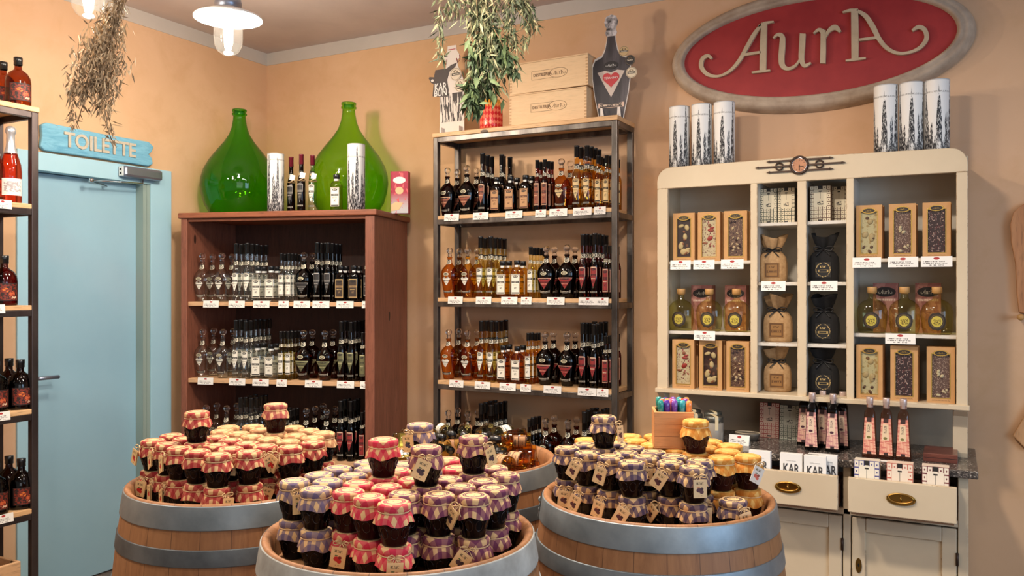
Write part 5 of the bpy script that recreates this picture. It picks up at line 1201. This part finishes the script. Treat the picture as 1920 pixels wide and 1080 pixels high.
# ------------------------------------------------------------------ contents of the hutch
def barmat(name, base, spots):
    if name in _c: return _c[name]
    k = NT(name); v = k.coord('UV', (1, 2.4, 1)); c = srgb(*base)
    for i, (rgb, sc_, th, dens) in enumerate(spots):
        mp = k.n('Mapping'); mp.inputs['Location'].default_value = (i * 3.7, i * 1.3, 0); k.l(v, mp.inputs[0])
        vo = k.n('TexVoronoi'); k.l(mp.outputs[0], vo.inputs['Vector']); vo.inputs['Scale'].default_value = sc_
        cc = k.xyz(vo.outputs['Color']); m = k.math('MULTIPLY', k.math('LESS_THAN', vo.outputs['Distance'], th), k.math('LESS_THAN', cc[0], dens))
        c = k.mix(m, c, srgb(*rgb))
    k.base(c, .4); _c[name] = k.m; return k.m
BARS = {'apple': ('dark chocolate with apple slices', barmat('apple_bar', (66, 40, 34), [((128, 80, 54), 3.2, .32, .4)]), [((220, 186, 130), .015, 7), ((160, 96, 60), .009, 5)]),
        'berrywhite': ('white chocolate with strawberry and petals', barmat('strawberry_bar', (226, 200, 158), [((116, 40, 44), 9, .34, .5), ((150, 80, 60), 13, .3, .5), ((176, 84, 84), 5, .3, .35)]), [((176, 50, 40), .012, 3), ((160, 90, 56), .009, 4)]),
        'nutmilk': ('milk chocolate with nuts and raisins', barmat('nut_bar', (110, 76, 62), [((214, 170, 130), 15, .34, .5), ((66, 32, 30), 5, .3, .5)]), [((224, 188, 144), .0068, 9), ((64, 28, 28), .007, 7)]),
        'whitenut': ('white chocolate with hazelnuts', barmat('hazelnut_bar', (218, 196, 146), [((140, 108, 60), 13, .24, .4), ((190, 156, 100), 4, .35, .5)]), [((104, 66, 40), .0075, 5), ((200, 168, 116), .014, 3)]),
        'crumbmilk': ('milk chocolate with crumbs and almonds', barmat('crumb_bar', (116, 80, 66), [((204, 166, 144), 17, .4, .6), ((80, 40, 34), 5, .3, .4)]), [((230, 202, 158), .0075, 8)]),
        'dark': ('dark chocolate with pale crumbs', barmat('dark_bar', (66, 36, 34), [((216, 170, 156), 13, .34, .5), ((110, 44, 44), 7, .32, .4)]), [((220, 180, 164), .0035, 12)])}
GIFTK = {}
def chocproto(kind):
    if kind in GIFTK: return GIFTK[kind]
    rnd = random.Random(kind); w_, d_, h_ = .096, .045, .212; look, bm_, tops = BARS[kind]
    fr_ = MB(); x0, x1, z0, z1 = -w_ / 2 + .018, w_ / 2 - .018, .020, h_ - .026
    fr_.box(-w_ / 2, x0, 0, d_, 0, h_).box(x1, w_ / 2, 0, d_, 0, h_).box(x0, x1, 0, d_, 0, z0).box(x0, x1, 0, d_, z1, h_).box(x0, x1, .02, d_, z0, z1)
    go = MB()
    for (a, b, c, d) in ((x0 - .003, x0, z0 - .003, z1 + .003), (x1, x1 + .003, z0 - .003, z1 + .003), (x0, x1, z0 - .003, z0), (x0, x1, z1, z1 + .003)): go.box(a, b, -.0008, .0, c, d)
    go.prism(ellipse(0, h_ - .022, .026, .0115, 24), -.0012, 0)
    bar = MB().card(x0, x1, .008, z0, z1, t=.01)
    top = MB(); mats = []
    for i, (rgb, r_, n_) in enumerate(tops):
        mats.append(plain('topping_%d_%d_%d' % rgb, rgb, .5))
        for _ in range(n_):
            sx_, sz_ = rnd.uniform(.7, 1.3), rnd.uniform(.7, 1.5); M = Matrix.Translation((rnd.uniform(x0 + r_, x1 - r_), .0075, rnd.uniform(z0 + r_, z1 - r_ - .012))) @ Matrix.Rotation(rnd.uniform(0, 3), 4, 'Y') @ Matrix.Diagonal((r_ * sx_, .0045, r_ * .62 * sz_, 1))
            top.lathe([(0, -1), (.5, -.86), (.86, -.5), (1, 0), (.86, .5), (.5, .86), (0, 1)], 12, M=M, mi=i)
    ov = MB().prism(ellipse(0, h_ - .022, .021, .008, 24), -.0018, -.0012)
    lg = logo_mesh(MB(), .026, 0, -.0018, h_ - .022, .0004, sz=1.2)
    out = [('gift_box', fr_.mesh('gift_box', KRAFT), []), ('gold_border', go.mesh('gold_border', GOLD), []), ('chocolate_bar', bar.mesh('chocolate_bar', bm_), [('nut_topping', top.mesh('nut_topping', *mats))] if tops else []),
           ('crest', ov.mesh('crest', plain('crest_black', (40, 32, 28), .5)), [('crest_lettering', lg.mesh('crest_lettering', GOLD))]),
           ('box_print', MB().card(-.032, .032, -.0006, .008, .012).mesh('box_print', inked('box_print_line', (200, 152, 98), [('script', .5, .5, .48, .45, (120, 84, 50), 60, 2)])), []),
           ('window_film', MB().box(x0, x1, .001, .0014, z0, z1).mesh('window_film', G_CLEAR), [])]
    GIFTK[kind] = out; return out
def choc(px, Z, kind, where, rows, d=.03, rz=0):
    for k in range(rows):
        Y = HY + d + k * .052; X = wx(px, HY + d) + k * .003; look = BARS[kind][0]
        place('chocolate_box', chocproto(kind), (f'kraft window box of {look}, {where}' if k == 0 else f'kraft box tucked behind the {look.split(" with ")[1]} box, {where}'), 'chocolate box', (X, Y, Z), rz + R(random.uniform(-1.5, 1.5)), 'kraft chocolate boxes in the hutch')
choc(1282, 1.566, 'apple', 'rack-side hutch upper shelf', 2); choc(1329, 1.566, 'berrywhite', 'rack-side hutch upper shelf', 2); choc(1379, 1.566, 'nutmilk', 'rack-side hutch upper shelf', 2)
choc(1281, ZB0, 'berrywhite', 'rack-side hutch bottom shelf', 2, .02, R(4)); choc(1332, ZB0, 'apple', 'rack-side hutch bottom shelf', 2, .02, R(4)); choc(1383, ZB0, 'nutmilk', 'rack-side hutch bottom shelf', 2, .02)
choc(1629, 1.566, 'whitenut', 'wide hutch upper shelf', 2); choc(1692, 1.566, 'crumbmilk', 'wide hutch upper shelf', 2); choc(1756, 1.566, 'dark', 'wide hutch upper shelf', 2)
choc(1630, ZB0, 'whitenut', 'wide hutch bottom shelf', 2, .02); choc(1695, ZB0, 'dark', 'wide hutch bottom shelf', 2, .02); choc(1764, ZB0, 'crumbmilk', 'wide hutch bottom shelf', 2, .02)
# round honey-coloured bottles and the printed cartons behind them
HL = {'l': 1.262, 'r': 1.270}
for side, lst, nmw in (('l', (1277, 1330, 1381), 'hutch compartment nearest rack'), ('r', (1635, 1696, 1757), 'wide hutch compartment')):
    for k, px in enumerate(lst):
        X = wx(px, HY + .075); place('bottle', roundflask(G_HONEY, GOLDWOOD), f'round golden bottle with sunken crest and cork cap, {ORD[k]} in the {nmw}', 'bottle', (X, HY + .075, HL[side]), 0, 'round bottles in the hutch', .98)
FAM = inked('pink_marbled_carton', (176, 120, 108), [('script', .5, .5, .5, .5, (150, 92, 84), 4, 5), ('oval', .5, .82, .42, .10, (38, 30, 28)), ('script', .5, .66, .4, .02, (226, 200, 180), 40, 3)])
for px, side in ((1315, 'l'), (1379, 'l'), (1660, 'r'), (1740, 'r')):
    Y = HY + .165; X = wx(px, Y); t = thing('gift_carton', f'pink marbled carton standing behind the round bottles, {"wide compartment" if side == "r" else "compartment nearest the rack"}, {"first" if px in (1315, 1660) else "second"}', 'carton', (X, Y, HL[side]), 0, 'pink cartons in the hutch')
    part('carton_box', MB().box(-.046, .046, .001, .07, 0, .2), plain('pink_card', (176, 120, 108), .6), t); fp = part('carton_front', MB().card(-.046, .046, 0, 0, .2), FAM, t); part('crest_lettering', logo_mesh(MB(), .052, 0, -.0003, .164, .0004, sz=1.3), plain('pale_print', (226, 214, 190), .6), fp)
# cloth bags
def bag(px, Z, black, label, lean=0, seed=0, s=1.0):
    rnd = random.Random(seed); Y = HY + .11; X = wx(px, Y)
    t = thing('gift_bag', label, 'gift bag', (X, Y, Z), R(lean), 'black velvet gift bags' if black else 'burlap gift bags')
    t.scale = (s, s, s)
    ph = rnd.uniform(0, 6.28); prof = [(0, 0), (.048, 0), (.056, .006), (.058, .04), (.058, .08), (.054, .105), (.042, .122), (.026, .134), (.023, .138), (.028, .146), (.038, .165), (.048, .195)]
    def wob(j, r, z, a):
        k = max(0, (j - 6) / 5); e = .011 * k * math.sin(3 * a + ph) + .006 * k * math.sin(5 * a + 2 * ph) + .0012 * math.sin(11 * a); return r + e, z + (.010 * k * math.sin(2 * a + ph) if j > 9 else 0)
    BU = mottled('burlap', (196, 160, 116), (172, 134, 92), 90, .9, bump=.5, bscale=400) if not black else mottled('black_cloth', (18, 17, 18), (28, 27, 28), 30, .9, bump=.3, bscale=300)
    mb = MB(); mb.lathe(prof, 48, 1, .62, 3, wob=wob)
    inner = [(prof[-1][0] - .002, prof[-1][1]), (.030, .16), (.018, .145), (0, .14)]
    b = part('bag_cloth', mb.lathe(inner, 48, 1, .62, 3, wob=lambda j, r, z, a: wob(11 - j * 2, r, z, a)), BU, t)
    rm = plain('black_ribbon', (20, 18, 20), .45)
    rb = MB().tube([(.026 * math.cos(q), .017 * math.sin(q), .136) for q in [2 * math.pi * k / 20 for k in range(20)]], .0035, 6, True)
    for s_ in (-1, 1):
        rb.tube(catmull([(0, -.018, .136), (s_ * .02, -.026, .146), (s_ * .038, -.026, .142), (s_ * .03, -.026, .130), (0, -.02, .134)], 4), .0028, 5)
        rb.tube(catmull([(0, -.02, .135), (s_ * .012, -.03, .125), (s_ * .028, -.040, .108)], 4), .0026, 5)
    part('ribbon_bow', rb, rm, t)
    m_ = inked('burlap_patch', (150, 108, 58), [('frame', .5, .5, .46, .46, (96, 62, 30), .8), ('frame', .5, .42, .34, .1, (96, 62, 30), .8), ('script', .5, .42, .3, .05, (96, 62, 30), 26, 4), ('script', .5, .72, .2, .06, (96, 62, 30), 16, 8)]) if not black else \
        inked('gold_patch', (24, 22, 22), [('ring', .5, .5, .49, .49, (200, 170, 110), .72), ('ring', .5, .5, .42, .42, (24, 22, 22), .0), ('script', .5, .5, .5, .5, (24, 22, 22), 14, 10), ('frame', .5, .42, .34, .08, (190, 160, 100), .7), ('script', .5, .70, .2, .06, (200, 170, 110), 16, 8)])
    part('bag_label', MB().card(-.030, .030, -.0375, .020, .082, t=.001), m_, t)
bag(1449, 1.474, False, 'burlap gift bag with flat wide top, uppermost in the inner cubby column', 4, 1); bag(1459, 1.222, False, 'burlap gift bag in the middle cubby beside black one', -2, 2); bag(1458, ZB0, False, 'burlap gift bag with gathered top in the bottom cubby', 3, 5, .95)
bag(1545, 1.474, True, 'black cloth gift bag with two ear-like corners, uppermost black one', 2, 8); bag(1546, 1.222, True, 'black cloth gift bag with wide fan top in the middle cubby', -3, 12); bag(1545, ZB0, True, 'black cloth gift bag in the bottom cubby behind the bottle caps', 2, 17)
# gridded cartons
def gridmat(name, rgb, base=(226, 214, 186), cols=5, rows=9, dark=(40, 36, 34), pic=None):
    k = NT(name); q = k.xyz(k.coord('UV')); fu = k.math('FRACT', k.math('MULTIPLY', q[0], cols)); fv = k.math('FRACT', k.math('MULTIPLY', q[1], rows))
    g = k.math('MAXIMUM', k.math('MAXIMUM', k.math('LESS_THAN', fu, .1), k.math('GREATER_THAN', fu, .9)), k.math('MAXIMUM', k.math('LESS_THAN', fv, .09), k.math('GREATER_THAN', fv, .91)))
    c = k.mix(g, srgb(*base), srgb(*rgb)); du = k.math('SUBTRACT', fu, .5); dv = k.math('SUBTRACT', fv, .5); dd = k.math('ADD', k.math('MULTIPLY', du, du), k.math('MULTIPLY', dv, dv)); c = k.mix(k.math('LESS_THAN', dd, .018), c, srgb(*rgb))
    def bx(cu, cv, ru, rv): return k.math('LESS_THAN', k.math('MAXIMUM', k.math('DIVIDE', k.math('ABSOLUTE', k.math('SUBTRACT', q[0], cu)), ru), k.math('DIVIDE', k.math('ABSOLUTE', k.math('SUBTRACT', q[1], cv)), rv)), 1)
    c = k.mix(bx(.5, .66, .31, .235), c, srgb(*base)); c = k.mix(bx(.5, .75, .01, .1), c, srgb(*dark)); c = k.mix(bx(.5, .85, .08, .015), c, srgb(*dark)); c = k.mix(k.math('MULTIPLY', bx(.5, .53, .14, .05), k.math('GREATER_THAN', k.noise(k.coord('UV', (12, 20, 1)), 1, 2), .5)), c, srgb(*dark))
    c = k.mix(bx(.5, .955, .1, .045), c, srgb(*dark)); c = k.mix(bx(.5, .05, .09, .02), c, srgb(*dark)); k.base(c, .55); return k.m
GM = {'green': gridmat('dark_grid_print', (60, 64, 50)), 'brown': gridmat('brown_grid_print', (96, 66, 50)), 'redg': gridmat('red_grid_print', (176, 60, 56), (232, 200, 180)), 'grey': gridmat('grey_grid_print', (110, 118, 104), (206, 206, 190)),
      'blue': gridmat('blue_grid_print', (86, 86, 140), (238, 228, 208), 5, 7), 'coral': gridmat('coral_grid_print', (196, 108, 90), (240, 222, 200), 5, 7), 'maroon': gridmat('maroon_grid_print', (110, 44, 50), (240, 226, 206), 5, 7)}
def grid(x, y, Z, w_, h_, d_, k, label, group, rx=0, rz=0):
    t = thing('printed_carton', label, 'carton', (x, y, Z), rz, group); t.rotation_euler.x = rx
    part('carton_box', MB().box(-w_ / 2, w_ / 2, .0008, d_, 0, h_), plain('carton_side_' + k, {'green': (60, 56, 46), 'brown': (90, 66, 50), 'redg': (60, 36, 36), 'grey': (60, 60, 56), 'blue': (226, 214, 196), 'coral': (230, 206, 186), 'maroon': (230, 212, 194)}[k], .6), t, .001)
    part('carton_front', MB().card(-w_ / 2, w_ / 2, 0, 0, h_), GM[k], t)
Yg = HY + .09
grid(wx(1441, Yg), Yg, 1.722, .07, .150, .05, 'green', 'dark-gridded carton in the top cubby, the one nearer the rack', 'gridded cartons in top cubbies'); grid(wx(1474, Yg), Yg + .001, 1.722, .07, .150, .05, 'green', 'dark-gridded carton in the top cubby, the one touching the divider', 'gridded cartons in top cubbies')
grid(wx(1538, Yg), Yg, 1.722, .082, .150, .05, 'brown', 'brown-gridded carton whole in view in the top cubby beneath the clock', 'gridded cartons in top cubbies'); grid(wx(1573, Yg + .055), Yg + .055, 1.722, .07, .150, .05, 'brown', 'brown-gridded carton half hidden behind its twin in the top cubby', 'gridded cartons in top cubbies')
Yg = 3.74
grid(wx(1442, Yg), Yg, CZt, .083, .150, .03, 'redg', 'red-gridded carton standing at the back of the granite counter', 'gridded cartons on the counter', R(-5)); grid(wx(1481, Yg), Yg - .012, CZt, .083, .146, .03, 'grey', 'grey-green gridded carton standing beside the red-gridded one', 'gridded cartons on the counter', R(-5))
# drawer contents
yd = BYF - .134
for px, k, nmk in ((1625, 'blue', 'blue-lined'), (1687, 'coral', 'coral-lined'), (1754, 'maroon', 'maroon-lined')):
    Y = yd + .026; X = wx(px, Y); grid(X, Y, .629, .086, .190, .052, k, f'{nmk} cream carton standing in the open drawer below the granite', 'cartons in the open drawer')
KCARD = plain('card_stock_white', (238, 236, 232), .55); KINK = plain('charcoal_ink', (62, 60, 62), .7)
for px, k, wd, lb in ((1424, 0, .082, 'white KAR card cut by the barrel jars in the other drawer'), (1483, 1, .082, 'white KAR card box in the middle of the open drawer'), (1528, 2, .08, 'white KAR card box nearer the cabinet post'), (1552, 3, .066, 'white KAR card box behind the one nearer the post')):
    Y = yd + (.03 if k != 3 else .066) - (k == 2) * .006; X = wx(px, Y); t = thing('printed_card_box', lb, 'card box', (X, Y, .629), 0, 'white card boxes in the open drawer')
    h_ = .190; part('card_box', MB().box(-wd / 2, wd / 2, 0, .026, 0, h_), KCARD, t, .0008)
    pr_ = part('card_print', MB().card(-.018, .018, -.0007, h_ - .028, h_ - .025), inked('faint_line', (238, 236, 232), [('script', .5, .5, .5, .5, (150, 148, 146), 40, 2)]), t)
    text('KAR', .050, KINK, pr_, (0, -.001, h_ - .058), .0002, .0008, .62); text('BUN', .046, KINK, pr_, (0, -.001, h_ - .098), .0002, .0008, .64)
# pink syrup bottles with tapering shapes
SYL = inked('pink_tartan_label', (222, 150, 124), [('script', .5, .5, .5, .5, (232, 178, 150), 12, 1), ('script', .5, .5, .5, .5, (206, 120, 104), 1, 14), ('box', .5, .62, .3, .22, (226, 200, 164)), ('script', .5, .7, .16, .1, (140, 120, 100), 16, 16), ('oval', .5, .46, .16, .035, (120, 110, 60)), ('box', .5, .02, .16, .05, (50, 30, 30)), ('box', .5, .94, .26, .06, (60, 36, 32))])
SYL2 = inked('plum_tartan_label', (212, 160, 146), [('script', .5, .5, .5, .5, (226, 184, 160), 12, 1), ('script', .5, .5, .5, .5, (190, 130, 130), 1, 14), ('box', .5, .62, .3, .22, (222, 196, 170)), ('script', .5, .7, .16, .1, (140, 120, 110), 16, 16), ('oval', .5, .46, .18, .035, (70, 30, 50)), ('box', .5, .02, .16, .05, (50, 30, 34)), ('box', .5, .94, .26, .06, (60, 40, 44))])
SC = plain('silver_pink_cap', (206, 184, 176), .35, .5)
def syrup(g, lb):
    key = ('syrup', g.name)
    if key in _p: return _p[key]
    P_ = [(0, .003), (.0265, 0), (.0285, .004), (.0278, .012), (.0205, .16), (.019, .178), (.0125, .19), (.0105, .195), (.0105, .21)]
    body = MB().lathe(P_, 28, 1, 1, 6)
    v = [(-.024, -.0284, .016), (.024, -.0284, .016), (.017, -.0216, .158), (-.017, -.0216, .158)]; v = [(a, b - .0008, c) for a, b, c in v]
    lm = MB().add(v, [(0, 1, 2, 3)], [(0, 0), (1, 0), (1, 1), (0, 1)])
    cp = MB().lathe([(.0115, .197), (.0125, .198), (.012, .212), (.0135, .216), (.0135, .234), (.0125, .237), (0, .237)], 18)
    _p[key] = [('bottle_body', body.mesh('bottle_body', g), []), ('cap', cp.mesh('cap', SC), []), ('label', lm.mesh('label', lb), [])]; return _p[key]
for k, (px, py) in enumerate(((1631, 858), (1662, 860), (1694, 863))):
    Y = 3.50; X = wx(px, Y); place('syrup_bottle', syrup(G_PINK, SYL), f'tapering orange-pink syrup bottle on the granite counter, {ORD[k]} of three', 'bottle', (X, Y, CZt), 0, 'orange-pink syrup bottles on the counter', .97)
for k, (px, Y, lb) in enumerate(((1523, 3.545, 'front row nearer gridded cartons'), (1562, 3.54, 'front row nearer orange-pink ones'), (1508, 3.635, 'back row nearest gridded cartons'), (1543, 3.63, 'back row middle'), (1580, 3.63, 'back row nearest orange-pink ones'))):
    X = wx(px, Y); place('syrup_bottle', syrup(G_DARK, SYL2), f'tapering dark plum syrup bottle on the counter, {lb}', 'bottle', (X, Y, CZt), 0, 'plum syrup bottles on the counter', .97)
# glass canisters, tent card, stone, leather box, paper slips
CAN = MB().lathe([(0, 0), (.036, 0), (.038, .003), (.038, .088), (.034, .094)], 28).mesh('canister_body', plain('grey_frosted_glass', (150, 142, 130), .3, 0, .3)); CANL = MB().lathe([(.035, .088), (.0375, .090), (.0375, .112), (.034, .116), (0, .117)], 28).mesh('canister_lid', plain('pewter_lid', (120, 122, 116), .3, .8))
CANR = MB().box(-.007, .007, -.0385, .0385, .1172, .1178).box(-.007, .007, -.0392, -.0386, .06, .1175).box(-.007, .007, .0386, .0392, .06, .1175).mesh('ribbon_strip', plain('cream_ribbon', (222, 202, 160), .5))
for k, (px, Y) in enumerate(((1301, 3.52), (1339, 3.49), (1298, 3.63), (1337, 3.61))):
    X = wx(px, Y); place('canister', [('canister_body', CAN, []), ('canister_lid', CANL, []), ('ribbon_strip', CANR, [])], f'grey ribboned canister on the counter behind the orange jar, {("front one by bin", "front one by counter", "rear one by bin", "rear one by counter")[k]}', 'canister', (X, Y, CZt), R(30), 'ribboned canisters on the counter')
Y = 3.50; X = wx(1385, Y); t = thing('tent_card', 'white folded price card standing on the granite near the orange jars', 'price tag', (X, Y, CZt), R(-4))
part('card_front', MB().card(-.042, .042, 0, 0, .042, M=Matrix.Rotation(R(-14), 4, 'X')), PRICE, t); part('card_back', MB().card(-.042, .042, 0, 0, .042, M=Matrix.Translation((0, .024, 0)) @ Matrix.Rotation(R(14), 4, 'X')), PAPER, t)
Y = 3.62; X = wx(1402, Y); t = thing('ring_dish', 'small dark stone dish with pale rim behind the folded card', 'dish', (X, Y, CZt))
part('dish_bowl', MB().lathe([(0, .004), (.03, .0), (.042, .022), (.046, .034), (.043, .035), (.036, .014), (0, .008)], 28, 1.15, .7), mottled('dark_stone', (70, 62, 54), (100, 90, 78), 30, .5), t); part('dish_rim', MB().tube([(.0445 * 1.15 * math.cos(q), .0445 * .7 * math.sin(q), .035) for q in [2 * math.pi * k / 28 for k in range(28)]], .002, 6, True), plain('pale_stone_edge', (176, 160, 134), .5), t)
X0, X1 = wx(1731, 3.50), wx(1796, 3.50); t = thing('wooden_slab_box', 'flat dark red-brown wooden case lying on the granite by the bracket', 'case', ((X0 + X1) / 2, 3.55, CZt))
part('case_body', MB().box(-(X1 - X0) / 2, (X1 - X0) / 2, -.05, .12, 0, .032), wood('dark_red_slab', (84, 44, 38), (126, 74, 60), 'x', rough=.3, knots=False), t, .002); part('case_seam', MB().box(-(X1 - X0) / 2 + .003, (X1 - X0) / 2 - .003, -.0506, -.05, .015, .0165), plain('case_seam_dark', (40, 22, 20), .5), t)
for k, (px, Y, wd) in enumerate(((1540, 3.455, .095), (1664, 3.43, .115))):
    X = wx(px, Y); o = thing('paper_slip', ('flat white paper slip on the granite before the plum syrups', 'flat white paper slip on the granite before the orange-pink syrups')[k], 'paper', (X, Y, CZt + .0005), R(-2), 'paper slips on the counter', MB().box(-wd / 2, wd / 2, -.012, .012, 0, .0012).mesh('paper_slip', PAPER))
# price cards in the hutch
def hp_(px, Z, wpx, lb): price(Frame2((HX0, HY + .022), 0), px, Z, wpx, lb, 0, d=-.001, h=.038)
for k, (px, Z, wp, w_) in enumerate(((1276, 1.566, 37, 'the upper apple chocolate box in the hutch'), (1320, 1.566, 38, 'the upper strawberry chocolate box in the hutch'), (1373, 1.566, 40, 'the upper raisin chocolate box in the hutch'), (1321, 1.262, 38, 'the round bottles nearest the steel rack'),
                                  (1450, 1.474, 42, 'the uppermost burlap bag'), (1545, 1.474, 45, 'the uppermost black bag'), (1625, 1.566, 47, 'the upper hazelnut chocolate box in the hutch'), (1693, 1.566, 49, 'the upper almond chocolate box in the hutch'), (1756, 1.566, 50, 'the upper dark chocolate box in the hutch'), (1688, 1.270, 49, 'the round bottles in the wide compartment'))):
    fr = Frame2((HX0, HY + .022), 0); p = fr.at(px, -.026); z = depth(p.x, p.y); wd = wp * z / F / math.cos(YAW) * .93
    o = thing('price_card', f'white price card under {w_}', 'price tag', (p.x, HY - .003 if Z < 2 else HY, Z), 0, 'price cards in the hutch', MB().card(-wd / 2, wd / 2, -.001, -.036, .004).mesh('price_card', PRICE)); o.rotation_euler.x = R(-5)

# ------------------------------------------------------------------ boards hung on the back wall
LWOOD = wood('olive_wood_board', (170, 112, 70), (200, 142, 94), 'z', knots=False)
X = wx(1893, BY); zt, zb_ = wz(385, X, BY), wz(585, X, BY)
t = thing('cutting_board', 'wavy-edged wooden board hung on the wall at the frame edge', 'cutting board', (X, BY, zb_)); H = zt - zb_
part('board_body', MB().prism([(.03, 0), (.16, -.03), (.2, .2), (.19, .38), (.10, H + .01), (.045, H), (.012, H - .03), (0, H - .08), (.004, H - .15), (.018, H * .45), (.022, .08)], -.03, -.006), LWOOD, t, .004)
X = wx(1898, BY); t = thing('wooden_paddle', 'pale wooden board corner hung low on the wall at the frame edge', 'cutting board', (X, BY, wz(815, X, BY)))
part('board_body', MB().prism([(0, 0), (.05, -.055), (.22, -.02), (.20, .25), (.10, .20)], -.03, -.006), wood('pale_olive_board', (214, 166, 116), (196, 142, 94), 'z', knots=False), t, .004)
X = wx(1912, BY); t = thing('wall_hook', 'small pale wooden peg on the wall beneath the wavy board', 'hook', (X, BY, wz(594, X, BY)))
part('peg', MB().lathe([(0, 0), (.008, 0), (.008, .05), (.013, .056), (.012, .066), (0, .068)], 14, M=Matrix.Rotation(R(90), 4, 'X')), GOLDWOOD, t)
